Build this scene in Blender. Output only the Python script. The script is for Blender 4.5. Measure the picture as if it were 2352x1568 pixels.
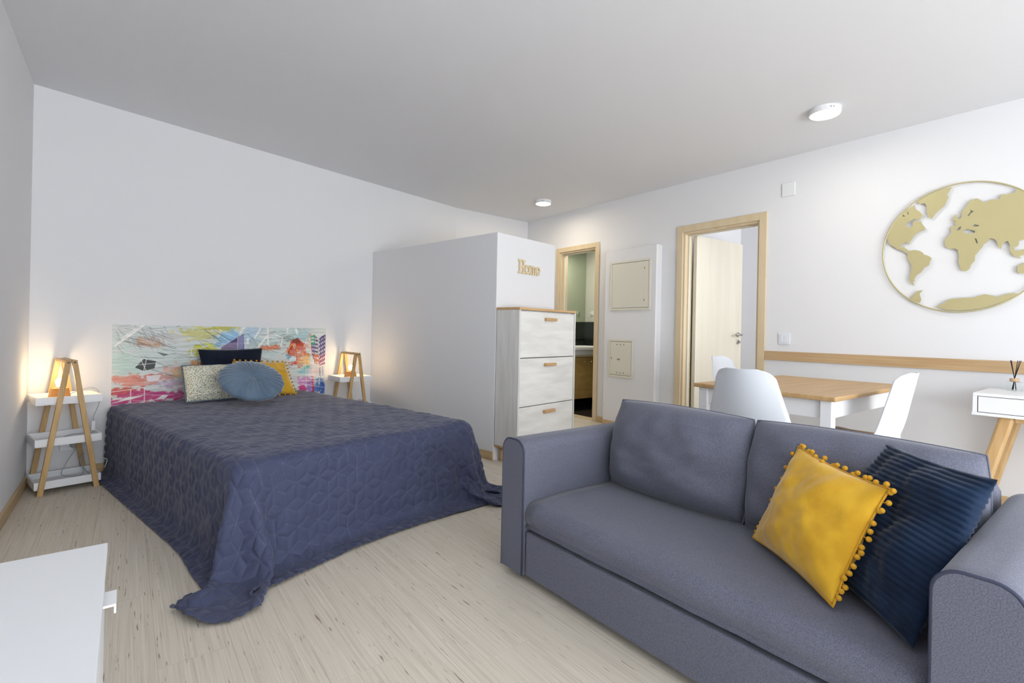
import bpy, bmesh, math, random
import numpy as np
from mathutils import Vector, Matrix, noise as mnoise
random.seed(7); rng = np.random.default_rng(7)
for o in list(bpy.data.objects): bpy.data.objects.remove(o)
SC = bpy.context.scene; COL = SC.collection
PI = math.pi

# ------------------------------------------------------------------ camera
A = math.radians(37.85)
cam_d = bpy.data.cameras.new('camera'); cam = bpy.data.objects.new('camera', cam_d); COL.objects.link(cam)
cam_d.sensor_width = 36; cam_d.lens = 1140 / 2352 * 36; cam_d.shift_y = -24 / 2352; cam_d.clip_start = 0.02
cam.matrix_world = (Matrix.Translation((0, 0, 1.0)) @ Matrix.Rotation(-A, 4, 'Z') @ Matrix.Rotation(PI/2, 4, 'X')
                    @ Matrix.Rotation(math.radians(1.15), 4, 'Z'))
SC.camera = cam
SC.cycles.max_bounces = 8; SC.cycles.transmission_bounces = 4; SC.cycles.transparent_max_bounces = 6; SC.cycles.glossy_bounces = 3
SC.cycles.use_light_tree = False; SC.cycles.use_adaptive_sampling = True; SC.cycles.adaptive_threshold = .04
# ------------------------------------------------------------------ world, daylight, exposure
w = bpy.data.worlds.new('sky'); SC.world = w; w.use_nodes = True
w.node_tree.nodes['Background'].inputs[0].default_value = (0.80, 0.90, 1.0, 1)
w.node_tree.nodes['Background'].inputs[1].default_value = 1.5
SC.view_settings.view_transform = 'Standard'; SC.view_settings.look = 'None'
SC.view_settings.gamma = 1.0; SC.view_settings.exposure = 0.0; SC.view_settings.use_curve_mapping = False
def area(name, loc, size, power, color, rot):
    d = bpy.data.lights.new(name, 'AREA'); d.shape = 'RECTANGLE'; d.size, d.size_y = size; d.energy = power; d.color = color
    o = bpy.data.objects.new(name, d); COL.objects.link(o); o.location = loc; o.rotation_euler = rot
    return o
# daylight entering through the balcony window behind the camera and the next room's window, plus added side and ceiling fills
area('daylight_balcony', (1.35, -3.25, 1.25), (3.2, 2.1), 142, (0.92, 0.96, 1.0), (PI/2, 0, 0))
area('side_fill', (-.72, -1.8, 1.25), (1.8, 2.0), 32, (0.92, 0.96, 1.0), (PI/2, 0, -PI/2))  # added fill for the partition, sofa front and floor
area('ceiling_fill', (1.2, -3.9, .05), (3.2, 1.0), 140, (0.95, 0.97, 1.0), (math.radians(135), 0, 0))  # added fill aimed upward to brighten the ceiling
area('daylight_next_room', (4.62, 0.55, 1.45), (.7, 1.3), 41, (0.97, 0.98, 1.0), (PI/2, 0, math.radians(-38)))

# ------------------------------------------------------------------ helpers
def lin(c):
    return tuple(((v/255)/12.92 if v/255 <= .04045 else ((v/255+.055)/1.055)**2.4) for v in c)
MATS = {}
def mat(name, rgb, rough=.6, metal=0., spec=.4, sheen=0., bump=None, var=None, emit=None, vec='Object'):
    """rgb in sRGB 0-255; var=(rgb2, scale(3), detail) noise mix; bump=(scale(3), strength, dist)"""
    if name in MATS: return MATS[name]
    m = bpy.data.materials.new(name); m.use_nodes = True; nt = m.node_tree; b = nt.nodes['Principled BSDF']
    b.inputs['Base Color'].default_value = (*lin(rgb), 1); b.inputs['Roughness'].default_value = rough
    b.inputs['Metallic'].default_value = metal; b.inputs['Specular IOR Level'].default_value = spec
    if sheen: b.inputs['Sheen Weight'].default_value = sheen; b.inputs['Sheen Roughness'].default_value = .4
    if emit:
        b.inputs['Emission Color'].default_value = (*lin(emit[0]), 1); b.inputs['Emission Strength'].default_value = emit[1]
    tc = None
    def coords(scale):
        nonlocal tc
        if tc is None: tc = nt.nodes.new('ShaderNodeTexCoord')
        mp = nt.nodes.new('ShaderNodeMapping'); mp.inputs['Scale'].default_value = scale
        nt.links.new(tc.outputs[vec], mp.inputs['Vector']); return mp.outputs[0]
    if var:
        n = nt.nodes.new('ShaderNodeTexNoise'); n.inputs['Scale'].default_value = 1; n.inputs['Detail'].default_value = var[2]
        nt.links.new(coords(var[1]), n.inputs['Vector'])
        cr = nt.nodes.new('ShaderNodeMapRange'); cr.inputs[1].default_value = .35; cr.inputs[2].default_value = .65
        nt.links.new(n.outputs[0], cr.inputs[0])
        mx = nt.nodes.new('ShaderNodeMix'); mx.data_type = 'RGBA'
        mx.inputs[6].default_value = (*lin(rgb), 1); mx.inputs[7].default_value = (*lin(var[0]), 1)
        nt.links.new(cr.outputs[0], mx.inputs[0]); nt.links.new(mx.outputs[2], b.inputs['Base Color'])
    if bump:
        n = nt.nodes.new('ShaderNodeTexNoise'); n.inputs['Scale'].default_value = 1; n.inputs['Detail'].default_value = 3
        nt.links.new(coords(bump[0]), n.inputs['Vector'])
        bp = nt.nodes.new('ShaderNodeBump'); bp.inputs['Strength'].default_value = bump[1]; bp.inputs['Distance'].default_value = bump[2]
        nt.links.new(n.outputs[0], bp.inputs['Height']); nt.links.new(bp.outputs[0], b.inputs['Normal'])
    MATS[name] = m; return m

def obj(name, me, m, parent=None, smooth=False, bevel=0., seg=2):
    o = bpy.data.objects.new(name, me); COL.objects.link(o)
    if m is not None and not me.materials: me.materials.append(m)
    if smooth:
        me.polygons.foreach_set('use_smooth', [True]*len(me.polygons))
    if bevel:
        md = o.modifiers.new('bevel', 'BEVEL'); md.width = bevel; md.segments = seg; md.limit_method = 'ANGLE'
    if parent is not None: o.parent = parent
    return o
def tag(o, label=None, cat=None, group=None, kind=None):
    if label: o['label'] = label
    if cat: o['category'] = cat
    if group: o['group'] = group
    if kind: o['kind'] = kind
    return o
def thing(name, label, cat, loc=(0, 0, 0), rz=0., group=None):
    o = bpy.data.objects.new(name, None); COL.objects.link(o); o.location = loc; o.rotation_euler = (0, 0, rz)
    o.empty_display_size = .1
    return tag(o, label, cat, group)
class MB:
    def __init__(s): s.v = []; s.f = []
    def add(s, vs, fs):
        n = len(s.v); s.v += [tuple(p) for p in vs]; s.f += [tuple(i+n for i in f) for f in fs]; return s
    def box(s, x0, x1, y0, y1, z0, z1):
        v = [(x, y, z) for z in (z0, z1) for y in (y0, y1) for x in (x0, x1)]
        return s.add(v, [(0,2,3,1),(4,5,7,6),(0,1,5,4),(2,6,7,3),(0,4,6,2),(1,3,7,5)])
    def hexa(s, b, t):   # bottom quad, top quad (ccw from above)
        return s.add(list(b)+list(t), [(3,2,1,0),(4,5,6,7),(0,1,5,4),(1,2,6,5),(2,3,7,6),(3,0,4,7)])
    def prism(s, poly, z0, z1):
        n = len(poly); v = [(x, y, z0) for x, y in poly]+[(x, y, z1) for x, y in poly]
        return s.add(v, [tuple(reversed(range(n))), tuple(range(n, 2*n))]+[(i, (i+1) % n, n+(i+1) % n, n+i) for i in range(n)])
    def bar(s, p0, p1, wx, wy, up=(0, 1, 0)):   # rectangular bar from p0 to p1
        p0, p1 = Vector(p0), Vector(p1); d = (p1-p0).normalized(); a = d.cross(Vector(up)).normalized(); b = a.cross(d)
        q = [(-1,-1),(1,-1),(1,1),(-1,1)]
        bq = [p0+a*(i*wx/2)+b*(j*wy/2) for i, j in q]; tq = [p1+a*(i*wx/2)+b*(j*wy/2) for i, j in q]
        return s.hexa(bq, tq)
    def tube(s, pts, r, n=8, rad=None, closed=False):
        pts = [Vector(p) for p in pts]; m = len(pts); rings = []; prev = None
        for i, p in enumerate(pts):
            if closed: d = pts[(i+1) % m]-pts[i-1]
            else: d = pts[min(i+1, m-1)]-pts[max(i-1, 0)]
            d.normalize()
            if prev is None:
                a = d.orthogonal().normalized()
            else:
                a = (prev-d*prev.dot(d)).normalized()
            prev = a; b = d.cross(a); rr = rad[i] if rad else r
            rings.append([p+(a*math.cos(2*PI*k/n)+b*math.sin(2*PI*k/n))*rr for k in range(n)])
        v = [q for rg in rings for q in rg]; f = []
        L = m if closed else m-1
        for i in range(L):
            j = (i+1) % m
            for k in range(n):
                f.append((i*n+k, i*n+(k+1) % n, j*n+(k+1) % n, j*n+k))
        if not closed:
            f.append(tuple(reversed(range(n)))); f.append(tuple(range((m-1)*n, m*n)))
        return s.add(v, f)
    def lathe(s, prof, n=24, c=(0, 0, 0), cap=True):   # prof [(r,z)]
        v = [(c[0]+r*math.cos(2*PI*k/n), c[1]+r*math.sin(2*PI*k/n), c[2]+z) for r, z in prof for k in range(n)]
        f = [(i*n+k, i*n+(k+1) % n, (i+1)*n+(k+1) % n, (i+1)*n+k) for i in range(len(prof)-1) for k in range(n)]
        if cap: f += [tuple(reversed(range(n))), tuple(range((len(prof)-1)*n, len(prof)*n))]
        return s.add(v, f)
    def sphere(s, c, r, n=8, m=6, sc=(1, 1, 1)):
        v = [(c[0], c[1], c[2]-r*sc[2])]; f = []
        for i in range(1, m):
            t = PI*i/m
            for k in range(n): v.append((c[0]+r*sc[0]*math.sin(t)*math.cos(2*PI*k/n), c[1]+r*sc[1]*math.sin(t)*math.sin(2*PI*k/n), c[2]-r*sc[2]*math.cos(t)))
        v.append((c[0], c[1], c[2]+r*sc[2])); e = len(v)-1
        for k in range(n): f.append((0, 1+(k+1) % n, 1+k)); f.append((e, e-n+k, e-n+(k+1) % n))
        for i in range(m-2):
            for k in range(n): f.append((1+i*n+k, 1+i*n+(k+1) % n, 1+(i+1)*n+(k+1) % n, 1+(i+1)*n+k))
        return s.add(v, f)
    def mesh(s, name='m'):
        me = bpy.data.meshes.new(name); me.from_pydata(s.v, [], s.f); me.update(); return me
    def obj(s, name, m, parent=None, **k): return obj(name, s.mesh(name), m, parent, **k)
def struct(name, mb, m, parent=None, **k):
    o = mb.obj(name, m, parent, **k)
    if parent is None: o['kind'] = 'structure'
    return o
def fix_normals(me):
    bm = bmesh.new(); bm.from_mesh(me); bmesh.ops.recalc_face_normals(bm, faces=bm.faces); bm.to_mesh(me); bm.free()
def softbox(h, r, bulge=(0, 0, 0), cuts=12, wrinkle=0., wscale=5., seed=0):
    bm = bmesh.new(); bmesh.ops.create_cube(bm, size=2)
    bmesh.ops.subdivide_edges(bm, edges=bm.edges[:], cuts=cuts, use_grid_fill=True)
    for v in bm.verts:
        q = [v.co[i] for i in range(3)]; p = [0, 0, 0]
        for i in range(3):   # crowd the loops towards the edges
            t = q[i]; p[i] = h[i]*math.copysign(abs(t)**.75, t)
        c = Vector([max(-(h[i]-r), min(h[i]-r, p[i])) for i in range(3)]); d = Vector(p)-c
        P = c+d.normalized()*r if d.length > 1e-6 else Vector(p)
        for i in range(3):
            if abs(q[i]) > .999 and bulge[i]:
                o = [j for j in range(3) if j != i]
                k = (1-q[o[0]]**2)*(1-q[o[1]]**2); P[i] += math.copysign(bulge[i]*k**.6, q[i])
        if wrinkle:
            P += Vector(mnoise.noise_vector(P*wscale+Vector((seed, 0, 0))))*wrinkle
        v.co = P
    me = bpy.data.meshes.new('soft'); bm.to_mesh(me); bm.free(); return me

# ------------------------------------------------------------------ materials
M_wall = mat('wall_paint', (231, 231, 233), .85, spec=.2)
M_ceil = mat('ceiling_paint', (229, 230, 234), .9, spec=.15)
M_trimwood = mat('beech_trim', (222, 203, 170), .45, var=((214, 194, 158), (14, 14, 1.2), 4))
M_leaf = mat('beech_door', (222, 216, 200), .45, var=((216, 209, 191), (9, 9, .9), 4))
M_rail = mat('oak_rail', (202, 172, 132), .5, var=((184, 152, 112), (60, 1.6, 60), 5), bump=((120, 4, 120), .15, .001))
M_bamboo = mat('bamboo', (206, 172, 120), .45, var=((190, 152, 98), (40, 40, 5), 3))
M_white = mat('white_lacquer', (240, 241, 243), .35)
M_whitem = mat('white_matt', (232, 233, 235), .55)
M_plast = mat('white_plastic', (228, 232, 238), .38)
M_panel = mat('cream_metal', (226, 222, 208), .5)
M_black = mat('black_gap', (22, 22, 24), .8)
M_chrome = mat('satin_metal', (176, 174, 168), .3, metal=1.)
M_sofa = mat('sofa_fabric', (116, 118, 132), .95, spec=.15, sheen=.25, var=((94, 96, 110), (360, 360, 360), 3), bump=((520, 520, 520), .3, .0012))
M_sofaseam = mat('sofa_piping', (72, 75, 92), .9, spec=.1)
M_desktop = mat('oak_table', (202, 168, 120), .42, var=((188, 150, 102), (2.2, 34, 34), 5))
M_deskleg = mat('oak_leg', (216, 182, 134), .5, var=((202, 164, 112), (30, 30, 3), 4))
M_grayplug = mat('grey_cord', (170, 172, 176), .5)

# ------------------------------------------------------------------ room shell
H = 2.45; XL = -0.469; XR = 4.2; YF = -3.0
PA = Vector((XL, 4.206)); SW = math.atan(.247)
KX = 3.067; KY = 4.206+.247*(KX-XL); CY = 5.107
def wallA(x): return 4.206+.247*(x-XL) if x < KX else KY+(CY-KY)*(x-KX)/(XR-KX)
RM = Matrix.Translation((PA.x, PA.y, 0)) @ Matrix.Rotation(SW, 4, 'Z')   # frame of the bed wall (x along the wall, -y into the room)
def WA(x, y, z): return RM @ Vector((x, y, z))

# floor: slab and planks running along the right-hand wall
fl = struct('floor', MB().prism([(XL-.1, YF-.1), (XR+.1, YF-.1), (XR+.1, CY+.1), (KX, KY+.12), (XL-.1, 4.3)], -.06, -.006), mat('floor_screed', (120, 110, 95), .9))
mf = bpy.data.materials.new('laminate_planks'); mf.use_nodes = True; nt = mf.node_tree; B = nt.nodes['Principled BSDF']
B.inputs['Roughness'].default_value = .42; B.inputs['Specular IOR Level'].default_value = .35
def N(t, **k):
    n = nt.nodes.new(t)
    for a, b in k.items(): setattr(n, a, b)
    return n
tc = N('ShaderNodeTexCoord'); oi = N('ShaderNodeObjectInfo')
comb = N('ShaderNodeCombineXYZ'); mul = N('ShaderNodeMath', operation='MULTIPLY'); mul.inputs[1].default_value = 37.
nt.links.new(oi.outputs['Random'], mul.inputs[0])
for i in range(3): nt.links.new(mul.outputs[0], comb.inputs[i])
addv = N('ShaderNodeVectorMath', operation='ADD'); nt.links.new(tc.outputs['Object'], addv.inputs[0]); nt.links.new(comb.outputs[0], addv.inputs[1])
def grain(scale, detail, lo, hi):
    mp = N('ShaderNodeMapping'); mp.inputs['Scale'].default_value = scale; nt.links.new(addv.outputs[0], mp.inputs[0])
    n = N('ShaderNodeTexNoise'); n.inputs['Scale'].default_value = 1; n.inputs['Detail'].default_value = detail; n.inputs['Roughness'].default_value = .6
    nt.links.new(mp.outputs[0], n.inputs['Vector'])
    r = N('ShaderNodeMapRange'); r.inputs[1].default_value = lo; r.inputs[2].default_value = hi; nt.links.new(n.outputs[0], r.inputs[0]); return r.outputs[0]
def mixc(fac, a, b):
    m = N('ShaderNodeMix', data_type='RGBA')
    nt.links.new(fac, m.inputs[0])
    for s, c in ((6, a), (7, b)):
        if isinstance(c, tuple): m.inputs[s].default_value = (*lin(c), 1)
        else: nt.links.new(c, m.inputs[s])
    return m.outputs[2]
c1 = mixc(grain((190, 2.6, 1), 4, .32, .68), (230, 222, 207), (204, 192, 174))
c2 = mixc(grain((55, 1.2, 1), 3, .45, .7), c1, (222, 212, 196))
dash = grain((140, 9., 1), 2, .66, .74)
c3 = mixc(dash, c2, (142, 124, 106))
nt.links.new(c3, B.inputs['Base Color'])
PW = .192; PL = 1.21; g = .00025
k = 0; x0 = XL-.02
while x0 < XR:
    xa, xb = x0+g, min(x0+PW, XR)-g
    off = random.uniform(0, PL); y = YF-off
    while y < CY:
        ya, yb = max(y+g, YF), y+PL-g
        if yb > YF+.02 and ya < max(wallA(xa), wallA(xb)):
            e0, e1 = min(yb, wallA(xa)), min(yb, wallA(xb))
            if e0 > ya+.01 and e1 > ya+.01:
                bq = [(xa, ya, -.006), (xb, ya, -.006), (xb, e1, -.006), (xa, e0, -.006)]
                MB().hexa(bq, [(a, b, 0.) for a, b, c in bq]).obj('plank', mf, fl)
        y += PL
    x0 += PW

struct('ceiling', MB().prism([(XL-.1, YF-.1), (XR+.12, YF-.1), (XR+.12, CY+.12), (KX, KY+.12), (XL-.1, 4.3)], H, H+.1), M_ceil)
SY0, SY1, SZ0, SZ1 = -2.7, -.9, .2, 2.3  # unseen opening added for the side fill
wl = MB()
for y0, y1, z0, z1 in [(YF-.12, SY0, -.02, H), (SY1, 4.256, -.02, H), (SY0, SY1, -.02, SZ0), (SY0, SY1, SZ1, H)]: wl.box(XL-.12, XL, y0, y1, z0, z1)
struct('wall_left', wl, M_wall)
T = .12
nA = Vector((-math.sin(SW), math.cos(SW)))
struct('wall_back', MB().prism([(XL, 4.206), (KX, KY), (XR, CY), (XR+T, CY), (XR+T, CY+.14), (KX-.02, KY+.13), (XL-.1, 4.206+.11)], -.02, H), M_wall)
DY0, DY1, DZ = 2.03, 2.755, 1.973      # inner door to next room
BY0, BY1, BZ = 3.874, 4.47, 1.97       # bathroom door
wr = MB()
for y0, y1, z0, z1 in [(YF-T, DY0, -.02, H), (DY0, DY1, DZ, H), (DY1, BY0, -.02, H), (BY0, BY1, BZ, H), (BY1, CY, -.02, H)]:
    wr.box(XR, XR+T, y0, y1, z0, z1)
struct('wall_right', wr, M_wall)
# wall behind the camera with the balcony window
wx0, wx1, wz0, wz1 = -.3, 3.0, .15, 2.3
wf = MB()
for a, b, c, d in [(XL-T, wx0, -.02, H), (wx1, XR+T, -.02, H), (wx0, wx1, -.02, wz0), (wx0, wx1, wz1, H)]: wf.box(a, b, YF-T, YF, c, d)
struct('wall_front', wf, M_wall)
m_pane = bpy.data.materials.new('window_glass'); m_pane.use_nodes = True
nt2 = m_pane.node_tree; nt2.nodes.clear(); out = nt2.nodes.new('ShaderNodeOutputMaterial'); mx = nt2.nodes.new('ShaderNodeMixShader')
t_ = nt2.nodes.new('ShaderNodeBsdfTransparent'); gl = nt2.nodes.new('ShaderNodeBsdfGlossy'); gl.inputs['Roughness'].default_value = .02
mx.inputs[0].default_value = .06; nt2.links.new(t_.outputs[0], mx.inputs[1]); nt2.links.new(gl.outputs[0], mx.inputs[2]); nt2.links.new(mx.outputs[0], out.inputs[0])
def window(name, x0, x1, z0, z1, y, n):
    f = MB(); t = .05
    f.box(x0, x1, y-.07, y-.01, z0, z0+t).box(x0, x1, y-.07, y-.01, z1-t, z1)
    for i in range(n+1):
        xx = x0+(x1-x0-t)*i/n; f.box(xx, xx+t, y-.069, y-.011, z0+t, z1-t)
    wo = struct(name, f, M_white, bevel=.004)
    for i in range(n):
        xa = x0+(x1-x0-t)*i/n+t; xb = x0+(x1-x0-t)*(i+1)/n
        MB().box(xa, xb, y-.045, y-.039, z0+t, z1-t).obj('pane', m_pane, wo)
window('window_1', wx0, wx1, wz0, wz1, YF, 2)
wo3 = MB()
for y0, y1, z0, z1 in [(SY0, SY1, SZ0, SZ0+.05), (SY0, SY1, SZ1-.05, SZ1), (SY0, SY0+.05, SZ0+.05, SZ1-.05), (SY1-.05, SY1, SZ0+.05, SZ1-.05)]: wo3.box(XL-.08, XL-.02, y0, y1, z0, z1)
w3 = struct('added_window', wo3, M_white, bevel=.004)  # unseen window, added to let the side fill in
MB().box(XL-.053, XL-.047, SY0+.05, SY1-.05, SZ0+.05, SZ1-.05).obj('pane', m_pane, w3)

# baseboards
M_base = mat('oak_baseboard', (206, 180, 138), .5, var=((188, 160, 118), (3, 3, 40), 3))
BH = .065
def baseboard(name, segs):
    m = MB()
    for (p, q, side) in segs:
        p, q = Vector(p), Vector(q); d = (q-p).normalized(); n = Vector((-d.y, d.x))*side*.012
        b = [p, q, q+n, p+n] if side < 0 else [p+n, q+n, q, p]
        b = [p, q, q+n, p+n] if side > 0 else [p+n, q+n, q, p]
        m.hexa([(a.x, a.y, 0.0005) for a in b], [(a.x, a.y, BH) for a in b])
    return struct(name, m, M_base, bevel=.002)
baseboard('baseboard_left', [((XL, YF), (XL, 4.2), -1)])
baseboard('baseboard_back', [((XL+.015, wallA(XL+.015)), (1.955, wallA(1.955)), -1)])
baseboard('baseboard_right', [((XR, YF), (XR, DY0-.07), 1), ((XR, DY1+.07), (XR, 2.985), 1), ((XR, 3.655), (XR, BY0-.055), 1), ((XR, BY1+.06), (XR, CY), 1)])

# partition closet jutting out from the back wall
SP = math.atan(.18); RP = Matrix.Translation((2.25, 3.10, 0)) @ Matrix.Rotation(SP, 4, 'Z')
def P2(x, y): v = RP @ Vector((x, y, 0)); return (v.x, v.y)
PT = 1.762
def hit(x):     # depth at which the local line x meets the bed wall
    lo, hi = 0, 3
    for _ in range(40):
        m = (lo+hi)/2; p = P2(x, m)
        if p[1] < wallA(p[0]): lo = m
        else: hi = m
    return lo
struct('wall_partition', MB().prism([P2(0, 0), P2(.738, 0), P2(.738, hit(.738)), P2(0, hit(0))], 0, PT), M_wall, bevel=.003)
baseboard('baseboard_partition', [(P2(0, hit(0)), P2(0, 0.0), -1)])

# shallow boxed-out service wall with two access panels
XB = 4.108
struct('wall_service_box', MB().box(XB, XR, 2.992, 3.65, .0, 1.886), M_wall, bevel=.004)
baseboard('baseboard_service_box', [((XB, 2.995), (XB, 3.645), 1)])

# door casings and jambs
def casing(name, y0, y1, zt, wd, lab):
    c = MB(); e = .016
    c.box(XR-e, XR, y0-wd, y0, 0, zt+wd).box(XR-e, XR, y1, y1+wd, 0, zt+wd).box(XR-e, XR, y0, y1, zt, zt+wd)
    o = struct(name, c, M_trimwood, bevel=.004)
    j = MB(); t = .018
    j.box(XR+.001, XR+T, y0, y0+t, 0, zt).box(XR+.001, XR+T, y1-t, y1, 0, zt).box(XR+.001, XR+T, y0+t, y1-t, zt-t, zt)
    j.obj('jamb', M_trimwood, o, bevel=.002)
    s = MB()
    s.box(XR+.05, XR+.075, y0+t, y0+t+.014, 0, zt-t).box(XR+.05, XR+.075, y1-t-.014, y1-t, 0, zt-t).box(XR+.05, XR+.075, y0+t+.014, y1-t-.014, zt-t-.014, zt-t)
    s.obj('door_stop', M_leaf, o, bevel=.002)
    return o
casing('trim_1', BY0, BY1, BZ, .055, '')
casing('trim_2', DY0, DY1, DZ, .064, '')
struct('trim_3', MB().box(XR-.018, XR, YF+.02, DY0-.066, .806, .879), M_rail, bevel=.002)
struct('trim_4', MB().box(XR+.0, XR+T, BY0+.02, BY1-.02, -.005, .006), M_trimwood, bevel=.002)   # bathroom threshold

# open door leaf of the next room
dr = thing('door_1', None, None, (XR+.125, DY1-.03, .008), math.radians(-4.5)); dr['kind'] = 'structure'
LW = .755
MB().box(0, LW, -.038, 0, 0, 1.945).obj('leaf', M_leaf, dr, bevel=.002)
hd = MB().tube([(LW-.06, -.038, 1.0), (LW-.06, -.085, 1.0), (LW-.075, -.095, 1.0), (LW-.12, -.098, 1.0), (LW-.175, -.092, 1.0)], .0095, 10).obj('lever_handle', M_chrome, dr, smooth=True)
MB().lathe([(.024, 0), (.024, .008), (.021, .01)], 20).obj('rosette', M_chrome, dr, smooth=False)
ro = [o for o in dr.children if o.name.startswith('rosette')][0]; ro.location = (LW-.06, -.038, 1.0); ro.rotation_euler = (PI/2, 0, 0)
ro2 = ro.copy(); COL.objects.link(ro2); ro2.location = (LW-.06, -.038, .925); ro2.name = 'keyhole_plate'
MB().box(LW-.063, LW-.057, -.07, -.046, .913, .937).obj('key', M_chrome, dr, bevel=.001)
MB().tube([(LW-.06, 0, 1.0), (LW-.06, .045, 1.0), (LW-.075, .055, 1.0), (LW-.17, .052, 1.0)], .0095, 10).obj('lever_handle', M_chrome, dr, smooth=True)

# next room shell
NX = 5.5; NY0 = .95; NY1 = 2.95
struct('floor_next_room', MB().box(XR+T, NX+.8, NY0, NY1, -.06, 0), M_base)
struct('ceiling_next_room', MB().box(XR+T, NX+.9, NY0-.1, NY1, H, H+.1), M_ceil)
struct('wall_next_room_far', MB().box(NX, NX+.12, NY0-.1, NY1, -.02, H), M_wall)
struct('wall_next_room_left', MB().box(XR+T, NX, NY1-.08, NY1, -.02, H), M_wall)
wn = MB(); a0, a1, b0, b1 = 4.42, 5.25, .75, 2.15
for a, b, c, d in [(XR+T, a0, -.02, H), (a1, NX+.12, -.02, H), (a0, a1, -.02, b0), (a0, a1, b1, H)]: wn.box(a, b, NY0-.1, NY0, c, d)
struct('wall_next_room_right', wn, M_wall)
window('window_2', a0, a1, b0, b1, NY0-.02, 1)

# bathroom
bx1 = 5.11; by1 = 4.92; by0 = 3.02
M_btile = mat('black_tile', (34, 37, 36), .3)
M_gtile = mat('green_tile', (112, 146, 52), .3)
M_bwall = mat('bath_wall', (214, 214, 204), .6)
M_dfloor = mat('dark_bath_floor', (62, 54, 46), .35, var=((44, 38, 33), (6, 6, 6), 4))
struct('floor_bathroom', MB().box(XR+T, bx1+.1, by0, by1, -.06, -.002), M_dfloor)
struct('ceiling_bathroom', MB().box(XR+T, bx1+.1, by0-.05, by1+.1, 2.2, 2.3), M_bwall)
wb = struct('wall_bathroom_far', MB().box(bx1, bx1+.1, by0-.05, by1+.1, -.02, 2.2), M_bwall)
# black lower tiles and green mosaic of the far wall, each tile its own piece
tb = MB().box(-.012, 0, .002, .298, .002, .298).mesh('tile')
for i in range(7):
    for j in range(4):
        z = -.05+.3*j
        if z < 0: z = 0.
        yy = by1-.3*(i+1)
        if yy < by0: continue
        o = obj('tile', tb, M_btile, wb); o.location = (bx1, yy, z+.0)
gt = MB().box(-.01, 0, .001, .069, .001, .044).mesh('green_tile')
for j in range(22):
    for i in range(8):
        o = obj('green_tile', gt, M_gtile, wb); o.location = (bx1, 4.41-.07*i, 1.2+.045*j)
wb2 = struct('wall_bathroom_left', MB().box(XR+T, bx1, by1, by1+.1, -.02, 2.2), M_bwall)
for i in range(3):
    for j in range(4):
        if XR+T+.3*i+.3 > bx1+.12: continue
        o = obj('tile', tb, M_btile, wb2); o.rotation_euler = (0, 0, PI/2); o.location = (XR+T+.3*(i+1)-.03, by1, max(0, -.05+.3*j))
struct('wall_bathroom_right', MB().box(XR+T, bx1, by0-.05, by0, -.02, 2.2), M_bwall)
mr = thing('mirror', 'large frameless bathroom mirror above the washbasin', 'mirror', (0, 0, 0))
MB().box(XR+T+.03, bx1-.006, by1-.022, by1-.014, .93, 2.19).obj('glass', mat('mirror_glass', (196, 205, 190), .02, metal=1.), mr)
MB().box(XR+T+.03, bx1-.006, by1-.026, by1-.014, .915, .93).obj('lower_profile', M_chrome, mr)
vn = thing('vanity_unit', 'beech bathroom vanity cabinet with white washbasin seen through the open doorway', 'cabinet', (XR+T+.02, 4.46, 0))
VW = bx1-XR-T-.04
M_van = mat('vanity_wood', (190, 158, 100), .45, var=((176, 142, 84), (6, 6, 20), 3))
MB().box(0, VW, .02, .43, .15, .69).obj('carcass', M_van, vn, bevel=.002)
d_ = MB().box(.004, VW*.5-.002, 0, .018, .155, .685).obj('cabinet_door', M_van, vn, bevel=.002)
d2 = MB().box(VW*.5+.002, VW-.004, 0, .018, .155, .685).obj('cabinet_door', M_van, vn, bevel=.002)
for dd, xx in ((d_, VW*.5-.06), (d2, VW*.5+.06)): MB().sphere((xx, -.012, .62), .012).obj('knob', M_chrome, dd, smooth=True)
MB().box(-.01, VW+.01, -.02, .44, .69, .705).obj('counter', mat('beige_counter', (176, 160, 130), .4), vn, bevel=.002)
bs = MB().box(.0, VW, -.03, .43, .77, .82).box(.03, VW-.03, .0, .4, .705, .775)
bs.obj('basin', M_white, vn, bevel=.012, seg=3)
hk = thing('towel_hook', 'small white hook on the white bathroom wall', 'hook', (bx1, 4.76, 1.27))
MB().box(-.012, 0, -.02, .02, -.03, .03).obj('plate', M_white, hk, bevel=.003)
MB().tube([(-.01, 0, -.01), (-.04, 0, -.015), (-.05, 0, .01)], .006).obj('peg', M_white, hk, smooth=True)
cl = thing('bathroom_ceiling_lamp', 'small round lamp on the bathroom ceiling', 'lamp', (4.72, 4.25, 2.2))
MB().lathe([(.09, 0), (.09, -.02), (.08, -.03)], 24).obj('housing', M_white, cl)
MB().lathe([(.07, -.03), (.07, -.034)], 24).obj('diffuser', mat('bath_lamp_glow', (255, 240, 210), .5, emit=((255, 236, 205), 5.)), cl)
def lamp(name, loc, power, color, r, parent, typ='POINT', spot=None):
    d = bpy.data.lights.new(name, typ); d.energy = power; d.color = color
    if typ == 'AREA': d.shape = 'DISK'; d.size = r
    else: d.shadow_soft_size = r
    if spot: d.spot_size = spot; d.spot_blend = .9
    o = bpy.data.objects.new(name, d); COL.objects.link(o); o.parent = parent; o.location = loc; return o
lamp('light', (0, 0, -.05), 9., (1., .95, .82), .12, cl, 'AREA')

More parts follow.
